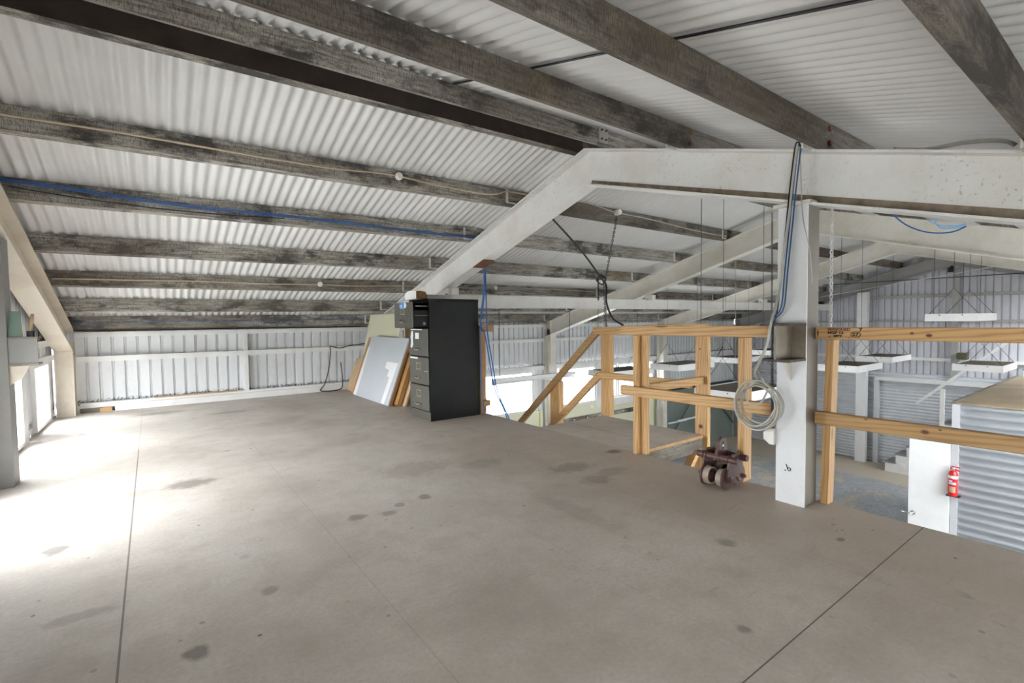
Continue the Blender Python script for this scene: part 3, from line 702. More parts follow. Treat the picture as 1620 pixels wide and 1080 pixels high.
# ---------------------------------------------------------------- overhead monorail
t = thing('monorail_beam', 'long pale grey steel rail hung level under the frames past the filing cabinet', 'crane rail', (2.6, 5.33, 1.255))
obj('rail', MB().ibeam([(2.55, 5.33, 1.412, 0, 1), (14.44, 5.33, 1.412, 0, 1)], .075, .155, .010, .008), M['white_steel'], t)
for x in FX[1:4]:
    obj('hanger', MB().box(x + .03, x + .13, 5.26, 5.40, 1.4125, z_raft(5.40) - .301), M['white_steel'], t)
    obj('bolt', MB().lathe([(.012, 1.4125), (.012, 1.432)], (x + .0, 5.34, 0), 'z', 8).lathe([(.012, 1.4125), (.012, 1.432)], (x + .16, 5.34, 0), 'z', 8), M['dirty_shaded_steel'], t)

# ---------------------------------------------------------------- ridge-side tie rods and pipe in the far bays
tag(obj('tie_rod', MB().tube([(14.3, 7.0, 1.93), (14.3, -2.0, 1.93)], .012, 6), M['wire'], None, at=(14.3, 3, 1.93)), 'dark level tie rod across the far gable under its peak', 'rod')
tag(obj('tie_rod', MB().tube([(14.35, 5.6, 1.62), (14.2, 2.2, 2.10)], .010, 6), M['trim'], None, at=(14.3, 4, 1.8)), 'pale sloping brace rod crossing the far gable towards its peak', 'rod')
tag(obj('brace_rod', MB().tube([(11.15, 7.98, -2.15), (13.75, 7.98, .25)], .014, 6), M['wire'], None, at=(12.4, 7.98, -1)), 'dark diagonal brace rod rising across the dark green wall lining', 'rod')
tag(obj('brace_rod', MB().tube([(12.4, 8.02, -.35), (14.43, 8.02, -2.15)], .014, 6), M['wire'], None, at=(13.5, 8.0, -1.3)), 'dark diagonal brace rod falling towards the far corner of the dark green lining', 'rod')
t = thing('strut_beam', 'short grey strut behind the white post running to the furthest frame', 'beam', (12.6, 5.75, 1.45))
obj('strut', MB().box(10.86, 14.44, 5.70, 5.82, 1.50, 1.62), M['grey_steel'], t)
# ---------------------------------------------------------------- cable builder
LINE = {}
def cable(name, label, pts, r, mat, cat='cable', group=None, sub=5, n=6):
    fixed = []
    for (x, y, z) in pts:
        for k_, v_ in LINE.items():
            if abs(y - k_) < .012 and x < 3.3: y += SKEW[v_] * (1 - (min(x, 3.0) + .9) / 3.9); break
        fixed.append((x, y, z))
    pts = fixed
    o = obj(name, MB().tube(smooth_path(pts, sub), r, n), mat, None, at=pts[0]); return tag(o, label, cat, group)
SK = {}
def on_face(y, gap):
    return lambda x: py_at(y, x) - .05 - gap
yb = PURL[5] - .05 - .018 - SKEW[3.98] * .12; ye = PURL[2] - .05 - .018 - SKEW[6.48] * .12; yc = PURL[4] - .05 - .020 - SKEW[4.80] * .12; yg = 7.94
LINE = {yb: 3.98, ye: 6.48, yc: 4.80}
cable('cable', 'tan cable clipped along the sixth purlin up, above the loft, through the upper round box',
      [(-.93, yb, 2.283), (-.6, yb, 2.287), (-.1, yb, 2.294), (.3, yb, 2.291), (.8, yb, 2.288), (1.2, yb, 2.292), (1.5, yb, 2.312), (1.73, yb, 2.318), (2.1, yb, 2.296), (2.55, yb, 2.288), (2.74, yb, 2.31), (2.85, yb - .01, 2.345), (3.2, yb, 2.35)], .007, M['tan'])
cable('cable', 'tan cable clipped along the third purlin up, above the loft, through the lower round box',
      [(-.76, ye, 1.55), (-.3, ye, 1.555), (.4, ye, 1.566), (1.2, ye, 1.562), (1.74, ye, 1.575), (2.1, ye, 1.567), (2.5, ye, 1.58), (3.05, ye, 1.60)], .007, M['tan'])
cable('cable', 'pale conduit along the sixth purlin in the second bay, with a white lamp holder',
      [(3.2, yb, 2.40), (3.8, yb, 2.385), (4.1, yb, 2.37), (4.4, yb, 2.335), (4.9, yb, 2.33), (5.4, yb, 2.31), (5.8, yb, 2.29), (6.4, yb, 2.275), (6.8, yb, 2.28)], .007, M['cablewhite'])
cable('cable', 'pale conduit along the third purlin in the second bay, above the level crane rail',
      [(3.15, ye, 1.60), (3.9, ye, 1.592), (4.4, ye, 1.61), (5.0, ye, 1.618), (5.7, ye, 1.622), (6.8, ye, 1.60)], .007, M['cablewhite'])
for (dz, dy) in ((0, 0), (-.009, -.002), (.009, -.002)):
    cable('cable', ['bright blue cable strung along the fifth purlin, middle of the blue three', 'bright blue cable strung along the fifth purlin, lowest of the blue three', 'bright blue cable strung along the fifth purlin, uppermost of the blue three'][[0, -.009, .009].index(dz)],
          [(-.93, yc + dy, 2.098 + dz), (-.45, yc + dy, 2.082 + dz), (-.1, yc + dy, 2.060 + dz), (.3, yc + dy, 2.046 + dz), (.68, yc + dy, 2.046 + dz), (1.2, yc + dy, 2.048 + dz), (1.9, yc + dy, 2.036 + dz), (2.6, yc + dy, 2.028 + dz), (3.0, yc + dy, 2.036 + dz)], .0036, M['blue'], 'cable')
cable('cable', 'thin black cable sagging below the blue cables on the fifth purlin',
      [(-.75, yc - .009, 2.05), (-.4, yc - .009, 2.02), (.1, yc - .009, 2.0), (.6, yc - .009, 2.005), (1.0, yc - .009, 2.025)], .005, M['black'])
cable('cable', 'thin blue cable pinned along the lowest purlin over the eave wall', [(-.76, 7.94, 1.128), (-.3, 7.94, 1.125), (.4, 7.94, 1.135), (1.2, 7.94, 1.13), (2.2, 7.94, 1.145), (2.9, 7.94, 1.15)], .004, M['blue'])
cable('cable', 'dark cable lying along the top of the eave rail behind the loft', [(-.76, 8.0, 1.035), (.2, 8.0, 1.026), (1.2, 8.0, 1.030), (2.2, 8.0, 1.022), (2.9, 8.0, 1.03)], .009, M['black'])
def junction(label, x, y, z):
    t = thing('junction_box', label, 'junction box', (x, y, z), 'round junction boxes')
    obj('base', MB().lathe([(.030, 0), (.032, -.004), (.032, -.026), (.028, -.030)], (x, y, z), 'y', 20), M['offwhite'], t)
    obj('cover', MB().lathe([(.024, -.030), (.024, -.034), (.020, -.037), (.0, -.037)], (x, y, z), 'y', 20), M['offwhite'], t)
junction('white round junction box on the sixth purlin up, above the loft', 1.735, py_at(PURL[5], 1.735) - .052, 2.318)
junction('white round junction box on the third purlin up, above the loft', 1.745, py_at(PURL[2], 1.745) - .052, 1.578)
junction('white round box on the third purlin in the second bay, above the crane rail', 4.43, PURL[2] - .05, 1.612)
t = thing('lamp_holder', 'white lamp holder hanging off the sixth purlin in the second bay', 'lamp holder', (4.44, PURL[5] - .05, 2.335))
obj('base', MB().lathe([(.036, 0), (.036, -.02)], (4.44, PURL[5] - .05, 2.335), 'y', 18), M['offwhite'], t)
obj('socket', MB().lathe([(.03, -.02), (.034, -.05), (.030, -.075), (.0, -.075)], (4.44, PURL[5] - .05, 2.335), 'y', 18), M['offwhite'], t)

# ---------------------------------------------------------------- timber balustrades
TR0, TR1, MR0, MR1 = 0.956, 1.026, 0.474, 0.543
def rail(mb, x0, x1, y0, y1, z0, z1): return mb.box(x0, x1, y0, y1, z0, z1, .004)
def printed(parent, text, loc, size, mat, squash=1.0, facing='-x', name='stamp_print'):
    cu = bpy.data.curves.new(name, 'FONT'); cu.body = text; cu.size = size; cu.extrude = 0.0003; cu.align_x = 'LEFT'; cu.fill_mode = 'BOTH'; cu.offset = 0.0009
    tmp = bpy.data.objects.new(name, cu); me = bpy.data.meshes.new_from_object(tmp); bpy.data.objects.remove(tmp)
    o = bpy.data.objects.new(name, me); COL.objects.link(o)
    o.data.materials.clear(); o.data.materials.append(mat); o.parent = parent
    o.location = Vector(loc) - parent_loc(parent)
    o.rotation_euler = (PI / 2, 0, -PI / 2); o.scale = (squash, 1, 1)
    return o
# along the loft edge, from the coiled-cable post towards the stair
t = thing('timber_railing', 'pine guard rail along the loft edge between the stair landing and the white steel post', 'railing', (3.1, 2.0, 0))
obj('top_rail', rail(MB(), 3.055, 3.10, 1.385, 2.66, TR0 + .004, TR1 + .006), M['pine_y'], t)
obj('middle_rail', rail(MB(), 3.055, 3.10, 1.385, 2.66, MR0 + .002, MR1 + .008), M['pine_y'], t)
obj('post', rail(MB(), 3.10, 3.185, 2.523, 2.567, 0, TR1 - .07), M['pine_z'], t)
obj('post', rail(MB(), 3.145, 3.20, 2.478, 2.5225, 0, TR1 - .07), M['pine_z'], t)
obj('post', rail(MB(), 3.10, 3.205, 1.653, 1.695, 0, TR1 - .07), M['pine_z'], t)
# beyond the steel post
t = thing('timber_railing', 'pine guard rail with inked stamp, running on beyond the white steel post', 'railing', (3.1, 0.5, 0))
tr = obj('top_rail', rail(MB(), 3.055, 3.10, -.9, 1.214, TR0, TR1 - .002), M['pine_stamped'], t)
obj('middle_rail', rail(MB(), 3.055, 3.10, -.9, 1.214, MR0 - .006, MR1 - .002), M['pine_knotty'], t)
a = [(3.108, 1.158, 0), (3.185, 1.158, 0), (3.185, 1.197, 0), (3.108, 1.197, 0)]; dx = [(x, y - .020, .95) for (x, y, z) in a]
obj('post', MB().hexa(a, dx), M['pine_z'], t)
obj('post', rail(MB(), 3.105, 3.195, -.85, -.77, 0, .95), M['pine_z'], t)
for (tx, y, z, s, q) in (('SEASONED', 1.150, 1.006, .0185, 1.22), ('MGP 12', 1.150, .988, .019, 1.25), ('SPBF', 1.120, .970, .0165, 1.25)): printed(tr, tx, (3.0545, y, z), s, M['ink'] if 'M' in tx else M['inkred'] if tx == 'SEASONED' else M['ink'], q)
printed(tr, '7', (3.0545, 1.000, 1.002), .026, M['ink'], 1.2); printed(tr, '27', (3.0545, 1.030, .978), .022, M['ink'], 1.3)
ring = [(3.0545, 1.014 + .023 * math.cos(q * PI / 10), .985 + .0145 * math.sin(q * PI / 10)) for q in range(21)]
obj('stamp_print', MB().tube(ring, .0016, 4), M['ink'], tr)
obj('stamp_print', MB().box(3.0542, 3.0548, 1.036, 1.052, .966, .9685).box(3.0542, 3.0548, .994, 1.003, .966, .9685).prism([(3.0545, 1.146, .969), (3.0545, 1.134, .969), (3.0545, 1.140, .977)], (-.0003, 0, 0), (.0003, 0, 0)), M['ink'], tr)
# round the landing and down the stair
t = thing('timber_railing', 'pine stair rail round the landing, two sloping rails running down from it', 'railing', (4.1, 3.1, 0))
obj('top_rail', rail(MB(), 4.06, 4.105, 2.52, 3.93, TR0 - .035, TR1 - .025), M['pine_y'], t)
obj('middle_rail', rail(MB(), 4.06, 4.105, 2.68, 3.87, .425, .495), M['pine_y'], t)
obj('top_rail', rail(MB(), 3.21, 4.10, 2.52, 2.565, TR0 - .0, TR1 + .01), M['pine_x'], t)
obj('middle_rail', rail(MB(), 3.21, 4.10, 2.565, 2.61, .475, .545), M['pine_x'], t)
obj('post', rail(MB(), 4.107, 4.19, 3.735, 3.86, 0, .94), M['pine_z'], t)
obj('post', rail(MB(), 4.107, 4.155, 2.53, 2.66, -.35, .93), M['pine_knot_post'], t)
sl = 1.32 / 1.51
obj('sloping_rail', MB().bar((4.083, 3.87, .965), (4.083, 5.9, .965 - 2.03 * sl), .045, .075), M['pine_dark'], t)
obj('sloping_rail', MB().bar((4.083, 3.86, .455), (4.083, 5.5, .455 - 1.64 * sl), .045, .075), M['pine_y'], t)
obj('post', rail(MB(), 4.107, 4.19, 4.575, 4.745, -1.0, .31), M['pine_z'], t)
# behind the cabinet
t = thing('timber_railing', 'brown rail ends of a balustrade just showing behind the filing cabinet', 'railing', (3.1, 6.2, 0))
obj('top_rail', rail(MB(), 3.065, 3.16, 4.62, 6.85, .965, 1.035), M['pine_dark'], t)
obj('middle_rail', rail(MB(), 3.065, 3.15, 4.69, 6.85, .10, .165), M['pine_dark'], t)
obj('post', rail(MB(), 3.06, 3.14, 4.765, 4.85, 0.0, .965), M['brownboard'], t)
obj('post', rail(MB(), 3.07, 3.14, 6.76, 6.85, 0.0, .965), M['brownboard'], t)

# ---------------------------------------------------------------- stair landing and stair
t = thing('stair_landing', 'small timber landing platform stepping out from the loft edge at the stair head', 'landing', (3.65, 3.15, 0))
obj('deck', MB().box(3.152, 4.10, 2.575, 3.80, -.022, 0), M['floor'], t)
obj('edge_strip', MB().box(3.152, 4.10, 2.568, 2.575, -.026, 0), M['ply_edge'], t)
obj('fascia', MB().box(3.16, 4.10, 2.57, 2.62, -.15, -.026), M['old_dark'], t)
obj('joist', MB().box(3.16, 4.10, 3.74, 3.79, -.15, -.022), M['old_x'], t)
obj('brace', MB().bar((3.98, 2.57, -.13), (3.45, 2.57, -.72), .045, .07, (0, 1, 0)), M['pine_x'], t)
t = thing('staircase', 'timber stair dropping from the landing towards the windows, below the two sloping rails', 'stairs', (3.65, 5.4, GZ))
for x in (3.20, 4.02): obj('stringer', MB().bar((x, 3.83, -.16), (x, 6.55, -2.50), .05, .22, (0, .5, .5)), M['pine_y'], t)
for k in range(11): obj('tread', MB().box(3.225, 3.995, 3.86 + k * .245, 4.09 + k * .245, -.25 - k * .212, -.21 - k * .212), M['pine_x'], t)

# ---------------------------------------------------------------- filing cabinet
cx0, cx1, cy0, cy1, ch = 2.412, 3.04, 4.76, 5.25, 1.33
t = thing('filing_cabinet', 'tall black four-drawer steel filing cabinet with its top drawer ajar', 'filing cabinet', ((cx0 + cx1) / 2, 5.0, 0))
mb = MB().box(cx0 + .004, cx1, cy0, cy0 + .012, 0.0, ch).box(cx0 + .004, cx1, cy1 - .012, cy1, 0, ch).box(cx1 - .012, cx1, cy0 + .012, cy1 - .012, 0, ch).box(cx0 + .004, cx1 - .012, cy0 + .012, cy1 - .012, ch - .014, ch).box(cx0 + .01, cx1 - .012, cy0 + .012, cy1 - .012, 0.005, .02)
for z in (.10, .387, .70, 1.012): mb.box(cx0 + .02, cx1 - .02, cy0 + .012, cy1 - .012, z - .006, z + .004)
obj('shell', mb, M['cab'], t)
obj('top_lip', MB().box(cx0 - .004, cx1 + .004, cy0 - .004, cy1 + .004, ch - .028, ch + .004, .004), M['cab'], t)
obj('plinth', MB().box(cx0, cx0 + .014, cy0 + .004, cy1 - .004, 0, .095), M['cabfront'], t)
def drawer(z0, z1, pull, sticker=None, holder=True, hw=.045):
    x = cx0 - pull
    d = obj('drawer', MB().box(x - .016, x + .004, cy0 + .016, cy1 - .012, z0, z1, .006), M['cabfront'], t)
    zc = (z0 + z1) / 2; yc_ = 5.005
    if pull > .05:
        mb = MB().box(x + .004, x + .56, cy0 + .035, cy0 + .04, z0 + .02, z1 - .09).box(x + .004, x + .56, cy1 - .04, cy1 - .035, z0 + .02, z1 - .09).box(x + .004, x + .56, cy0 + .035, cy1 - .035, z0 + .015, z0 + .02)
        obj('drawer_tray', mb, M['dark'], d)
        obj('slide_rail', MB().box(x + .03, x + .5, cy0 + .020, cy0 + .034, z1 - .048, z1 - .038).box(x + .03, x + .5, cy0 + .020, cy0 + .034, zc - .008, zc - .002).lathe([(.016, cy0 + .018), (.016, cy0 + .034)], (x + .13, 0, z0 + .045), 'y', 12), M['darkrail'], d)
    if holder:
        zh = z0 + (z1 - z0) * .66; a, b, c, e = yc_ - .055, yc_ + .055, zh - .037, zh + .037
        obj('label_holder', MB().box(x - .020, x - .016, a, a + .007, c, e).box(x - .020, x - .016, b - .007, b, c, e).box(x - .020, x - .016, a + .007, b - .007, c, c + .007).box(x - .020, x - .016, a + .007, b - .007, e - .007, e), M['brass'], d)
    zh = z0 + (z1 - z0) * .25
    obj('handle', MB().tube([(x - .016, yc_ + .05, zh), (x - .040, yc_ + .045, zh - .004), (x - .044, yc_, zh - .006), (x - .040, yc_ - .045, zh - .004), (x - .016, yc_ - .05, zh)], .0065, 8), M['brass'], d)
    return d, x
d, x = drawer(.105, .382, 0); d, x = drawer(.392, .695, 0)
obj('keyhole', MB().lathe([(.006, x - .018), (.006, x - .014)], (0, 4.80, .545), 'x', 10).lathe([(.006, x - .018), (.006, x - .014)], (0, 4.845, .543), 'x', 10), M['paper'], d)
obj('paper_strip', MB().box(x - .0175, x - .016, 5.02, 5.215, .672, .69), M['paper'], d)
d, x = drawer(.705, 1.008, 0, holder=False)
obj('sticker', MB().prism([(x - .0165, 5.175, .975), (x - .0165, 5.135, .985), (x - .0165, 5.125, .93), (x - .0165, 5.14, .90), (x - .0165, 5.13, .83), (x - .0165, 5.165, .79), (x - .0165, 5.20, .80), (x - .0165, 5.18, .88), (x - .0165, 5.19, .92)], (-.001, 0, 0), (.0005, 0, 0)), M['paper'], d)
obj('sticker', MB().lathe([(.040, x - .0168), (.040, x - .016), ], (0, 5.165, .905), 'x', 18), M['stickerblue'], d)
obj('label_card', MB().box(x - .019, x - .016, 4.98, 5.07, .895, .965), M['paper'], d)
obj('torn_strip', MB().box(x - .0175, x - .016, 4.90, 5.19, .994, 1.006), M['paper'], d)
d, x = drawer(1.02, 1.298, .175)
st = obj('sticker', MB().box(x - .018, x - .016, 4.965, 5.085, 1.225, 1.295), M['stickerblue'], d)
obj('sticker', MB().prism([(x - .017, 4.968, 1.295), (x - .017, 4.93, 1.293), (x - .017, 4.905, 1.262), (x - .017, 4.935, 1.232), (x - .017, 4.968, 1.24)], (-.0008, 0, 0), (.0008, 0, 0)), M['paper'], d)
printed(st, 'P30', (x - .0185, 5.078, 1.243), .040, M['paper'], 1.1, name='sticker_text')
# bent packet on the cabinet
t = thing('cardboard_packet', 'bent white and brown card packet lying on top of the filing cabinet', 'packet', (2.55, 5.05, ch))
prof = [(0, 4.93, ch + .006), (0, 5.215, ch + .006), (0, 5.222, ch + .05), (0, 5.20, ch + .085), (0, 5.10, ch + .105), (0, 5.0, ch + .10), (0, 4.93, ch + .088)]
obj('packet', MB().prism(prof, (2.345, 0, 0), (2.47, 0, 0)), M['paper'], t)
obj('brown_end', MB().prism([(2.347, 0, ch + .006), (2.475, 0, ch + .006), (2.473, 0, ch + .05), (2.45, 0, ch + .085), (2.40, 0, ch + .097), (2.347, 0, ch + .094)], (0, 4.915, 0), (0, 4.93, 0)), M['card'], t)

# ---------------------------------------------------------------- boards leaning beside the cabinet
def leaning(name, label, y0, y1, xb, xt, zt, th, mat, cat='board', skew=0.0, zb=0.0, edge=None, group='boards leaning on the balustrade'):
    t = thing(name, label, cat, (xb, (y0 + y1) / 2, 0), group)
    dx = xt - xb; L = math.hypot(dx, zt); nx, nz = zt / L, -dx / L          # outward normal of the sheet, away from the room
    q = lambda y, k, s=0: (xb + dx * k + nx * s + 0.0, y + skew * k, zt * k + max(0, th * dx / L) * 0 + nz * s + (th * dx / L if False else 0))
    lift = th * dx / L
    P = lambda y, k, s: (lambda p: (p[0], p[1], p[2] + lift))(q(y, k, s))
    a = [P(y0, 0, 0), P(y1, 0, 0), P(y1, 1, 0), P(y0, 1, 0)]; b = [P(y0, 0, th), P(y1, 0, th), P(y1, 1, th), P(y0, 1, th)]
    o = obj('panel', MB().hexa(a, b), mat, t)
    return t, P, o
def lean(name, label, y0, y1, s_, zt, th, mat, cat='board'):
    xb = 2.425 + s_ * 1.063
    return leaning(name, label, y0, y1, xb, xb + .36 * zt, zt, th, mat, cat)
leaning('leaning_board', 'large cream lining board standing tallest at the back of the leaning boards', 6.60, 7.88, 2.66, 2.925, 1.213, .014, M['cream_board'])
lean('leaning_door', 'brown timber door leaning directly behind the grey panel', 5.995, 7.46, .022, .80, .035, M['brownboard'], 'door')
lean('leaning_board', 'thick orange brown board on edge between grey panel and cabinet', 5.90, 6.70, .082, .66, .055, M['brownboard'])
lean('leaning_board', 'short pinkish tan board tucked close beside the cabinet', 5.82, 6.5, .150, .60, .02, M['tanboard'])
lean('leaning_board', 'tan hardboard sheet showing as a long strip beside the grey panel', 7.0, 7.62, .062, .85, .012, M['tanboard'])
lean('leaning_board', 'small pale tan board outermost of the leaning boards, nearest the eave wall', 7.45, 7.93, .082, .50, .018, M['tanboard'])
t, P, _ = lean('laminate_sheet', 'grey laminate panel with white tape patch, frontmost of the leaning boards', 5.99, 7.34, 0, .865, .018, M['greypanel'], 'panel')
def patch(name, pts, mat, s=-.002):
    poly = [P(y, k, s) for (y, k) in pts]; poly2 = [P(y, k, s + .0015) for (y, k) in pts]
    n = len(poly); mb = MB().add(poly + poly2, [tuple(range(n)), tuple(range(n, 2 * n))[::-1]] + [(i, (i + 1) % n, n + (i + 1) % n, n + i) for i in range(n)])
    obj(name, mb, mat, t)
patch('tape_patch', [(6.46, .62), (6.08, .62), (6.13, 0.01), (6.24, 0.01), (6.22, .40), (6.30, .40), (6.30, .50), (6.46, .52)], M['tape'])
patch('tape_strip', [(7.335, .01), (7.335, .78), (7.27, .84), (7.20, .01)], M['tape'])
patch('edge_strip', [(6.05, .01), (6.0, .01), (6.0, .98), (6.05, .98)], M['silver'])
# ---------------------------------------------------------------- beam trolley on the floor
bx, by = 2.955, 1.715
t = thing('beam_trolley', 'dark red steel beam trolley with four flanged wheels on the loft floor', 'trolley', (bx, by, 0))
R_ = .066
for s in (-1, 1):
    yp = by + s * .085
    pl = [(bx - .085, yp, .055), (bx - .095, yp, .085), (bx - .07, yp, .20), (bx - .045, yp, .222), (bx + .045, yp, .222), (bx + .07, yp, .20), (bx + .095, yp, .085), (bx + .085, yp, .055), (bx + .05, yp, .035), (bx + .02, yp, .075), (bx - .02, yp, .075), (bx - .05, yp, .035)]
    obj('side_plate', MB().prism(pl, (0, -.006, 0), (0, .006, 0)), M['trolley'], t)
    for e in (-1, 1):
        xw = bx + e * .072; yi = yp - s * .010
        w = obj('wheel', MB().lathe([(R_ + .004, yi), (R_ + .004, yi - s * .009), (R_ - .008, yi - s * .013), (R_ - .012, yi - s * .050), (R_ - .020, yi - s * .050), (R_ - .024, yi - s * .022), (.022, yi - s * .020), (.018, yi - s * .045), (0.0, yi - s * .045)], (xw, 0, R_ + .005), 'y', 28), M['trolley'], t)
        obj('tread', MB().lathe([(R_ - .0065, yi - s * .0135), (R_ - .0110, yi - s * .0503), (R_ - .0195, yi - s * .0503)], (xw, 0, R_ + .005), 'y', 28, False), M['tread'], w)
        obj('axle_nut', MB().lathe([(.016, yp + s * .006), (.016, yp + s * .024), (.011, yp + s * .025), (.011, yp + s * .034)], (xw, 0, R_ + .005), 'y', 6), M['trolley'], t)
for e in (-1, 1):
    xb_ = bx + e * .058
    obj('cross_bar', MB().lathe([(.019, by - .135), (.021, by - .132), (.021, by + .137), (.019, by + .14)], (xb_, 0, .192), 'y', 18), M['trolley'], t)
    for yy in (by - .075, by - .015, by + .075, by + .098): obj('collar', MB().lathe([(.026, yy - .006), (.026, yy + .006)], (xb_, 0, .192), 'y', 18), M['trolley'], t)
lug = [(bx - .088, by, .175)] + [(bx - .04 * math.cos(PI * k / 10) * 1.0, by, .268 + .045 * math.sin(PI * k / 10)) for k in range(11)] + [(bx + .088, by, .175)]
mb = MB()
slot = [(bx + .011 * math.cos(PI * 2 * k / 12 + PI / 2), by, .262 + .028 * math.sin(PI * 2 * k / 12 + PI / 2)) for k in range(12)]
obj('lug_plate', MB().prism(lug, (0, -.004, 0), (0, .014, 0)), M['trolley'], t)
obj('lug_slot', MB().prism(slot, (0, -.0055, 0), (0, -.003, 0)), M['dark'], t)
obj('slot_edge', MB().box(bx - .008, bx + .008, by - .006, by - .004, .252, .266), M['chainwhite'], t)

# ---------------------------------------------------------------- cables on the white post
def coil():
    mb = MB(); rnd = random.Random(3); c = (2.925, 1.455, .56); pts = []
    for k in range(5):
        rx = .122 + .016 * rnd.uniform(-1, 1); rz = .132 + .020 * rnd.uniform(-1, 1); oy = rnd.uniform(-.014, .014); oz = rnd.uniform(-.016, .012); ox = -.014 * k
        for j in range(24):
            a = PI / 2 + 2 * PI * j / 24
            pts.append((c[0] + ox - .012 * j / 24, c[1] + oy + rx * math.cos(a), c[2] + oz + rz * math.sin(a)))
    pts.append((c[0] - .06, c[1], c[2] + .15))
    mb.tube(smooth_path(pts, 2), .0058, 7)
    inner = [(c[0] - .03, c[1] + .06, c[2] + .13), (c[0] - .035, c[1] + .07, c[2] + .05), (c[0] - .04, c[1] + .04, c[2] - .005), (c[0] - .04, c[1] - .02, c[2] + .02), (c[0] - .04, c[1] - .06, c[2] + .10)]
    mb.tube(smooth_path(inner, 6), .0058, 7)
    inner = [(c[0] - .03, c[1] - .115, c[2] + .03), (c[0] - .04, c[1] - .06, c[2] - .08), (c[0] - .045, c[1] + .02, c[2] - .125), (c[0] - .04, c[1] + .10, c[2] - .09)]
    mb.tube(smooth_path(inner, 6), .0058, 7)
    return mb
t = thing('cable_coil', 'grey white cable hanging down the steel post and wound into a coil', 'cable', (2.925, 1.455, .56))
obj('coil', coil(), M['cablewhite'], t)
obj('drop', MB().tube(smooth_path([(2.93, 1.262, 2.03), (2.925, 1.272, 1.98), (2.92, 1.298, 1.70), (2.90, 1.325, 1.40), (2.90, 1.345, 1.22), (2.72, 1.30, 1.06), (2.715, 1.32, .94), (2.72, 1.36, .84), (2.82, 1.44, .76), (2.90, 1.455, .71)]), .0078, 8), M['cablewhite'], t)
obj('tie', MB().tube([(2.89, 1.455, .80), (2.88, 1.445, .755), (2.86, 1.40, .70)], .004, 5), M['cablewhite'], t)
for k, (oy, col) in enumerate(((0, 'navy'), (.016, 'navy'), (.034, 'black'))):
    cable('cable', ['dark blue cable running down the white steel post, nearest its face centre', 'dark blue cable running down the white steel post, second of the pair', 'thin black cable running down the white post beside the blue pair'][k],
          [(2.99, 1.24 + oy, 2.046), (2.935, 1.245 + oy, 2.046), (2.922, 1.268 + oy, 1.80), (2.922, 1.285 + oy, 1.60), (2.922, 1.308 + oy, 1.34), (2.922, 1.326 + oy, 1.14)] + ([(2.925, 1.375, 1.08), (2.94, 1.396, 1.0), (2.95, 1.396, .60), (2.95, 1.394, .36)] if k == 2 else [(2.925, 1.375 + oy, 1.075), (2.95, 1.396 + oy * .5, 1.01), (2.97, 1.396 + oy * .5, .93)]), .0042, M[col])
cable('wire', 'loose thin white wire dangling from the big beam across the post face', [(2.935, 1.262, 2.04), (2.93, 1.248, 1.90), (2.925, 1.235, 1.66), (2.925, 1.205, 1.50), (2.935, 1.195, 1.42), (2.94, 1.185, 1.25)], .003, M['cablewhite'], 'wire')
o = obj('cable_block', MB().prism([(2.93, 1.40, .335), (2.93, 1.375, .335), (2.93, 1.375, .43), (2.93, 1.405, .43), (2.93, 1.435, .40), (2.93, 1.435, .365)], (-.012, 0, 0), (.012, 0, 0)), M['offwhite'], None, at=(2.93, 1.40, .38))
tag(o, 'off white plastic block at the foot of the cable coil on the post', 'plug')
o = obj('cable_tag', MB().box(3.035, 3.052, 1.385, 1.398, .955, 1.022).tube([(3.04, 1.40, .955), (3.04, 1.402, .86)], .003, 5), M['orange'], None, at=(3.04, 1.39, .98))
tag(o, 'small orange tag hanging by the post at the rail end', 'tag')
t = thing('post_scrawl', 'small black hand-marked figure low on the white steel post', 'marking', (2.949, 1.30, .19))
sx = 2.9474
pp = lambda px, pz: (sx, 1.305 - px, .200 + pz)
obj('stroke', MB().tube([pp(-.012, .030), pp(-.006, .015), pp(-.003, .0), pp(.004, -.008), pp(.013, -.003), pp(.014, .008), pp(.004, .012), pp(-.004, .006)], .0022, 5).box(sx - .001, sx + .001, 1.318, 1.324, .190, .196), M['ink'], t)

# blue cables hanging from the big frame beside the cabinet
hang = [[(3.03, 4.60, 1.68), (3.045, 4.63, 1.50), (3.05, 4.66, 1.30), (3.03, 4.70, 1.04), (3.03, 4.62, .95), (3.05, 4.57, .70), (3.05, 4.47, .35), (3.13, 4.40, .10), (3.18, 4.36, -.10)],
        [(3.065, 4.64, 1.68), (3.068, 4.635, 1.45), (3.07, 4.632, 1.25), (3.058, 4.605, 1.02), (3.06, 4.59, .90), (3.07, 4.53, .62), (3.07, 4.43, .30), (3.14, 4.35, .05), (3.19, 4.32, -.10)],
        [(3.035, 4.615, 1.68), (3.05, 4.66, 1.40), (3.04, 4.71, 1.12), (3.052, 4.74, .85), (3.054, 4.735, .45), (3.054, 4.71, .12), (3.054, 4.68, .01)]]
for k, h in enumerate(hang):
    cable('cable', ['blue cable looped over the rail end and trailing over the loft edge', 'second blue cable hanging from the frame, trailing over the loft edge', 'dark blue cable hanging close behind the filing cabinet down to the floor'][k], h, .0068, M['blue'])
o = obj('rust_plate', MB().hexa([(2.95, 4.50, z_raft(4.50) - .306), (3.10, 4.50, z_raft(4.50) - .306), (3.10, 4.72, z_raft(4.72) - .306), (2.95, 4.72, z_raft(4.72) - .306)], [(2.95, 4.50, z_raft(4.50) - .3005), (3.10, 4.50, z_raft(4.50) - .3005), (3.10, 4.72, z_raft(4.72) - .3005), (2.95, 4.72, z_raft(4.72) - .3005)]), M['rust'], None, at=(3.02, 4.6, 1.72))
tag(o, 'rusty plate fixed under the big rafter above the hanging blue cables', 'plate')

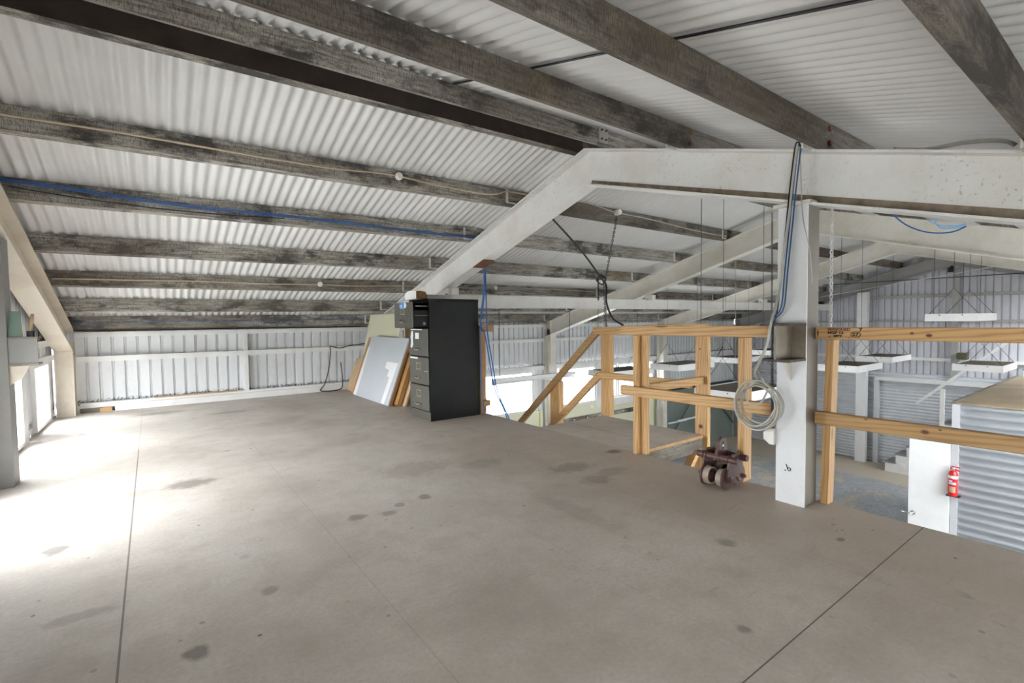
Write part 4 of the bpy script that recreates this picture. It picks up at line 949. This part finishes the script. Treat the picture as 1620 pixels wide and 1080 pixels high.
# black cable over the eave girt
cable('cable', 'black cable draped over the wall girt near the leaning boards and looping to the floor',
      [(3.0, 8.02, .76), (2.75, 8.02, .725), (2.62, 8.02, .715), (2.45, 8.02, .68), (2.33, 8.02, .712), (2.30, 8.01, .71), (2.295, 7.99, .60), (2.26, 7.98, .35), (2.19, 7.98, .12), (2.12, 7.97, .03), (2.2, 7.93, .012), (2.4, 7.95, .015), (2.47, 7.97, .10), (2.46, 8.01, .45)], .008, M['black'])
cable('cable', 'thin dark wires dangling under the big beam, pale blue where they sag', [(3.03, .85, 1.59), (3.03, .80, 1.535), (3.03, .74, 1.495), (3.03, .68, 1.475), (3.03, .62, 1.472), (3.03, .575, 1.49)], .0035, M['blue'])
for k in (0, 1):
    cable('cable', ['pale blue wire sagging under the big beam, upper of the two', 'pale blue wire sagging under the big beam, lower of the two'][k], [(3.04, .72 - .03 * k, 1.545 - .009 * k), (3.04 + .008 * k, .67, 1.512 - .010 * k), (3.04 + .008 * k, .62, 1.500 - .008 * k), (3.03, .575, 1.500 - .008 * k)], .0035, M['lightblue'])
cable('conduit', 'pale hose resting on the big beam and rising under the roof near the photo edge', [(3.05, .86, 1.925), (3.05, .80, 1.905), (3.05, .72, 1.885), (3.06, .60, 1.880), (3.07, .52, 1.868), (3.08, .46, 1.85), (3.09, .43, 1.825)], .010, M['cablewhite'], 'hose')
cable('rope', 'black rope slung from the rafter to a knot above the stair rail', [(3.10, 3.55, 2.07), (3.6, 3.65, 1.80), (4.0, 3.75, 1.545), (4.05, 3.72, 1.46), (4.0, 3.67, 1.27), (4.02, 3.6, 1.10), (4.10, 3.52, 1.02)], .010, M['black'], 'rope')
o = obj('rope_knot', MB().tube(smooth_path([(4.0, 3.77, 1.56), (3.985, 3.80, 1.52), (4.01, 3.74, 1.47), (4.03, 3.71, 1.53), (3.99, 3.77, 1.57), (4.0, 3.79, 1.40), (4.01, 3.80, 1.30)]), .009, 6), M['black'], None, at=(4, 3.77, 1.5))
tag(o, 'black knot and loop where the slung rope meets the dark chain', 'knot')

# ---------------------------------------------------------------- chains
def chain(label, p, q, link, mat, r=None, group=None):
    p, q = Vector(p), Vector(q); L = (q - p).length; n = max(2, int(L / (link * .72))); d = (q - p).normalized(); mb = MB()
    a = d.orthogonal().normalized(); b = d.cross(a); r = r or link * .13
    for k in range(n):
        c = p + d * (L * (k + .5) / n); s = a if k % 2 else b
        mb.tube([c + d * (link * .5 * math.cos(t_)) + s * (link * .30 * math.sin(t_)) for t_ in [2 * PI * j / 8 for j in range(9)]], r, 4, False)
    o = obj('chain', mb, mat, None, at=p); return tag(o, label, 'chain', group)
chain('bright galvanised chain hanging beside the white post, down behind the stamped rail', (4.5, 1.675, z_sheet(1.675) + .01), (4.5, 1.672, 1.0), .036, M['chainwhite'])
chain('dark chain hanging from the white lamp holder down to the black knot', (4.44, 3.90, 2.31), (4.30, 3.96, 1.56), .034, M['chain'])
chain('dark chain running from the black knot down past the stair rail post', (4.10, 3.80, 1.52), (4.35, 3.95, .2), .034, M['chain'])
chain('dark chain hanging close along the edge of the white post', (2.965, 1.418, 1.70), (2.965, 1.410, .40), .015, M['chain'])

# ---------------------------------------------------------------- hanging light fixtures
LW, LL, LH = 0.58, 1.10, 0.105
def fixture(label, x, y, z, w=LW, l=LL, h=LH, drop=True):
    """x, y: the corner nearest the loft and the near eave; z: top"""
    t = thing('hanging_light', label, 'ceiling light', (x + l / 2, y + w / 2, z - h), 'box lights hung on wires')
    obj('housing', MB().box(x, x + .012, y, y + w, z - h, z).box(x + l - .012, x + l, y, y + w, z - h, z).box(x + .012, x + l - .012, y, y + .012, z - h, z).box(x + .012, x + l - .012, y + w - .012, y + w, z - h, z), M['white'], t)
    obj('top_panel', MB().box(x + .012, x + l - .012, y + .012, y + w - .012, z - .02, z - .008), M['lamptop'], t)
    obj('diffuser', MB().box(x + .012, x + l - .012, y + .012, y + w - .012, z - h + .005, z - h + .012), M['diffuser'], t)
    for xx in (x + .10, x + l - .10):
        ym = y + w / 2; za = z + .36; zt = z_sheet(ym) + .004
        mb = MB().tube([(xx, y + .02, z - .01), (xx, ym, za), (xx, y + w - .02, z - .01)], .004, 4).tube([(xx, ym, za), (xx, ym, zt)], .003, 4)
        obj('suspension_wire', mb, M['wire'], t)
    mb = MB()
    for yy in (y + w * .3, y + w * .72): mb.lathe([(.008, x - .003), (.008, x + .001)], (0, yy, z - .02), 'x', 8)
    obj('screw', mb, M['wire'], t)
FIX = [('nearest white box light on wires, showing between two balustrade posts behind the mid rail', 5.05, 2.70, .28),
       ('white box light hung highest, above the stamped rail, before the far gable', 9.0, 1.55, 1.11),
       ('white box light just beyond the steel post, below the stamped rail', 8.95, 2.93, .30),
       ('white box light partly hidden behind the one just beyond the steel post', 10.95, 3.05, .33),
       ('white box light below the stamped rail over the plywood room roof', 10.2, 1.48, .32),
       ('white box light seen between the landing posts below the top rail', 7.15, 4.95, .30),
       ('white box light showing between the two middle balustrade posts, under the top rail', 9.1, 5.0, .31),
       ('smallest white box light close beside the steel bracket, under the top rail', 11.0, 5.2, .36),
       ('pale box light in front of the bright windows behind the stair rail post', 6.25, 5.60, .20)]
for (lb, x, y, z) in FIX: fixture(lb, x, y, z)
t = thing('batten_light', 'long twin batten light hung across the first window', 'ceiling light', (5.1, 6.6, .1))
obj('housing', MB().box(4.50, 6.30, 6.55, 6.64, .075, .135), M['white'], t)
obj('tube_light', MB().tube([(4.52, 6.565, .055), (6.28, 6.565, .055)], .013, 8).tube([(4.52, 6.625, .055), (6.28, 6.625, .055)], .013, 8), M['diffuser'], t)
obj('end_cap', MB().box(4.485, 4.50, 6.54, 6.65, .03, .14), M['silver'], t)
for xx in (4.62, 6.2): obj('suspension_chain', MB().tube([(xx, 6.6, .135), (xx, 6.6, z_sheet(6.6) + .004)], .006, 5), M['wire'], t)
for k, (x, y, z0, z1) in enumerate([(5.9, 5.6, .95, 1.75), (5.4, 3.42, .5, 2.45), (7.6, 4.2, .45, 2.2), (9.9, 4.6, .6, 2.0), (10.4, 2.35, .95, 2.3), (11.5, 2.2, .95, 2.3)]):
    cable('wire', ['thin wire hanging across the crane rail beyond the first column', 'thin dark wire hanging in the second bay beside the sloping frame', 'pale wire dropping in the third bay behind the balustrade', 'pale wire dropping beside the steel bracket', 'thin wire hanging before the highest box light', 'thin wire hanging beyond the highest box light'][k],
          [(x, y, z_sheet(y) + .004), (x, y, (z0 + z1) / 2), (x, y, z0)], .0045, M['cablewhite'] if k in (2, 3) else M['wire'], 'wire', None, 2, 5)

# ---------------------------------------------------------------- plywood-roofed room in the hall, with its door and extinguisher
rx0, rx1, ry0, ry1, rz = 8.2, 12.45, -1.92, 1.60, -.02
t = thing('site_room', 'corrugated iron room with flat plywood roof standing in the hall past the railing', 'room', (rx0, ry1, GZ))
mb = MB(); corrugated_wall(mb, 'y', ry0, ry1 - .04, rx0, -1, GZ, rz - .02, .1, .036); obj('front_wall', mb, M['zinc'], t)
mb = MB(); corrugated_wall(mb, 'x', rx0 + .9, rx1, ry1 - .03, 1, GZ, rz - .02, .1, .026); obj('side_wall', mb, M['zinc'], t)
obj('roof_deck', MB().box(rx0 - .02, rx1, ry0, ry1 + .01, rz - .02, rz), M['plyroof'], t)
obj('edge_trim', MB().box(rx0 - .01, rx1, ry1 + .01, ry1 + .05, rz - .04, rz + .012), M['dirty_shaded_steel'], t)
obj('corner_trim', MB().box(rx0 - .05, rx0 + .05, ry1 - .035, ry1 + .035, GZ, rz - .02), M['silver'], t)
obj('door_jamb', MB().box(rx0 + .86, rx0 + .92, ry1 - .04, ry1 + .03, GZ, rz - .45), M['silver'], t)
d = obj('door', MB().box(rx0 - .06, rx0 - .022, ry1 + .040, ry1 + .46, GZ + .02, -.56, .004), M['white'], t)
yh = ry1 + .405
obj('door_handle', MB().lathe([(.026, rx0 - .072), (.026, rx0 - .060)], (0, yh, -1.55), 'x', 16).tube([(rx0 - .07, yh, -1.55), (rx0 - .115, yh, -1.55), (rx0 - .118, yh + .02, -1.55), (rx0 - .118, yh + .11, -1.55)], .010, 8), M['chrome'], d)
ex, ey, ez = rx0 - .09, 1.60, -1.20
t = thing('fire_extinguisher', 'small red fire extinguisher with white band hung on the corrugated room corner', 'fire extinguisher', (ex, ey, ez))
R2 = .047
obj('cylinder', MB().lathe([(R2 * .9, ez), (R2, ez + .01), (R2, ez + .27), (R2 * .93, ez + .29), (R2 * .6, ez + .315), (R2 * .3, ez + .325)], (ex, ey, 0), 'z', 24), M['red'], t)
obj('white_band', MB().lathe([(R2 + .001, ez + .225), (R2 + .001, ez + .262)], (ex, ey, 0), 'z', 24), M['paper'], t)
def wrap_label(name, a0, a1, z0, z1, mat, rr=.0012):
    vs = []; n = 10
    for i in range(n + 1):
        a = a0 + (a1 - a0) * i / n
        for z in (z0, z1): vs.append((ex + (R2 + rr) * math.cos(a), ey + (R2 + rr) * math.sin(a), z))
    obj(name, MB().add(vs, [(2 * i, 2 * i + 2, 2 * i + 3, 2 * i + 1) for i in range(n)]), mat, t)
wrap_label('label_panel', PI * .75, PI * 1.25, ez + .15, ez + .178, M['paper']); wrap_label('label_panel', PI * .72, PI * 1.0, ez + .185, ez + .205, M['paper'])
wrap_label('label_panel', PI * .86, PI * 1.1, ez + .152, ez + .172, M['lightblue'], .002); wrap_label('label_panel', PI * .8, PI * 1.22, ez + .05, ez + .125, M['tanboard'])
obj('valve', MB().lathe([(.016, ez + .32), (.016, ez + .35), (.010, ez + .36)], (ex, ey, 0), 'z', 12), M['chrome'], t)
obj('lever', MB().bar((ex, ey + .03, ez + .352), (ex, ey - .062, ez + .325), .016, .012).bar((ex, ey + .02, ez + .372), (ex, ey - .06, ez + .368), .016, .010), M['red'], t)
obj('wall_bracket', MB().box(ex + .05, rx0 - .062, ey - .02, ey + .02, ez + .02, ez + .3).box(ex - .02, ex + .07, ey - .065, ey + .065, ez - .012, ez - .004), M['black'], t)

# ---------------------------------------------------------------- white stair by the far gable
t = thing('white_staircase', 'white painted stair climbing beside the far corrugated wall, behind the white door', 'stairs', (14.0, 3.0, GZ))
prof = [(14.0, 4.0, GZ)]; y = 4.0; z = GZ
st_n = 12; ris = .215; go = .205
for k in range(st_n):
    prof += [(14.0, y, z + ris), (14.0, y - go, z + ris)]; z += ris; y -= go
prof += [(14.0, y, z - .35), (14.0, 3.35, GZ)]
obj('stringer', MB().prism(prof, (0, 0, 0), (.04, 0, 0)), M['white'], t); obj('stringer', MB().prism(prof, (.55, 0, 0), (.59, 0, 0)), M['white'], t)
for k in range(st_n): obj('tread', MB().box(14.0, 14.59, 4.0 - (k + 1) * go - .02, 4.0 - k * go + .015, GZ + (k + 1) * ris - .01, GZ + (k + 1) * ris + .02), M['steps'], t)
obj('handrail', MB().bar((13.97, 3.42, -.90), (13.97, 1.95, .56), .03, .055), M['trim'], t)
obj('newel_post', MB().box(13.96, 14.0, 2.93, 3.01, GZ + 1.1, -.53), M['trim'], t)
obj('switch_plate', MB().box(13.985, 14.0, 3.62, 3.70, -2.44, -2.36), M['white'], t)

# ---------------------------------------------------------------- small wall items
t = thing('coat_rail', 'dark old timber rail with pegs fixed on the cream lining below the windows', 'peg rail', (8.6, 8.08, -1.18))
obj('rail', MB().box(7.1, 10.3, 8.06, 8.10, -1.235, -1.135), M['old_x'], t)
for k in range(6): obj('peg', MB().lathe([(.018, 8.06), (.018, 8.045)], (7.7 + k * .42, 0, -1.185), 'y', 10), M['silver'], t)
t = thing('power_socket', 'white power socket on the cream lining under the second window', 'socket', (8.27, 8.09, -.94))
obj('plate', MB().box(8.20, 8.34, 8.085, 8.10, -.985, -.90, .004), M['offwhite'], t); obj('plug', MB().box(8.23, 8.31, 8.05, 8.085, -.975, -.935), M['white'], t)
for k in (0, 1):
    o = obj('wall_batten', MB().box(10.95 + .25 * k, 11.75 + .28 * k, 7.86 - .1 * k, 7.90 - .1 * k, -1.70 + .05 * k, -1.66 + .05 * k), M['white'], None, at=(11.3, 7.9, -1.68))
    tag(o, ['short white batten sticking out past the column below the landing rail, lower of two', 'short white batten sticking out past the column below the landing rail, upper of two'][k], 'batten')
t = thing('flood_light', 'black floodlight under the peak of the far gable', 'light', (14.5, 3.0, 2.12))
obj('lamp_head', MB().box(14.42, 14.5, 2.93, 3.03, 2.06, 2.16), M['black'], t); obj('bracket', MB().box(14.5, 14.6, 2.96, 3.0, 2.10, 2.2), M['black'], t)
o = obj('speaker_box', MB().box(14.5, 14.66, 2.68, 2.86, .10, .25, .01), M['olive'], None, at=(14.58, 2.77, .10)); tag(o, 'olive brown box sitting on the lowest girt of the far gable', 'box')
t = thing('camera_cluster', 'small black cameras clustered on the strut end beside the bright chain', 'camera', (14.3, 5.5, 1.36))
obj('camera_body', MB().box(14.22, 14.32, 5.55, 5.64, 1.40, 1.50), M['black'], t); obj('camera_body', MB().box(14.22, 14.32, 5.44, 5.53, 1.30, 1.40), M['black'], t); obj('bracket', MB().box(14.30, 14.44, 5.52, 5.56, 1.34, 1.5), M['black'], t)
t = thing('glass_offcut', 'greenish glass offcut propped on the bracket of the near gable post', 'glass', (-.72, 4.66, 1.014))
obj('pane', MB().hexa([(-.772, 4.64, 1.015), (-.70, 4.64, 1.015), (-.715, 4.69, 1.19), (-.772, 4.69, 1.19)], [(-.775, 4.648, 1.015), (-.70, 4.648, 1.015), (-.715, 4.698, 1.19), (-.772, 4.698, 1.19)]), M['glassgreen'], t)
t = thing('paint_brush', 'old paint brush standing in a dark tin on the gable post bracket', 'brush', (-.665, 4.66, 1.014))
obj('tin', MB().lathe([(.020, 1.014), (.022, 1.055), (.020, 1.055)], (-.665, 4.67, 0), 'z', 14), M['black'], t)
obj('brush_handle', MB().tube([(-.665, 4.67, 1.04), (-.66, 4.68, 1.12), (-.652, 4.69, 1.17)], [.006, .012, .008], 8), M['tanboard'], t)

# ---------------------------------------------------------------- outside the windows
t = thing('neighbour_shed', 'pale ribbed shed standing outside beyond the second window', 'shed', (12.6, 14, GZ))
mb = MB(); ribbed(mb, 'x', 10.4, 13.2, 13.0, .03, GZ - .1, .9, .2); ribbed(mb, 'y', 13.0, 16, 10.4, .03, GZ - .1, .9, .2); ribbed(mb, 'y', 13.0, 16, 13.2, .03, GZ - .1, .9, .2)
obj('wall', mb, M['wall'], t); obj('roof', MB().box(10.3, 13.3, 12.9, 16.1, .9, .95), M['roof'], t)
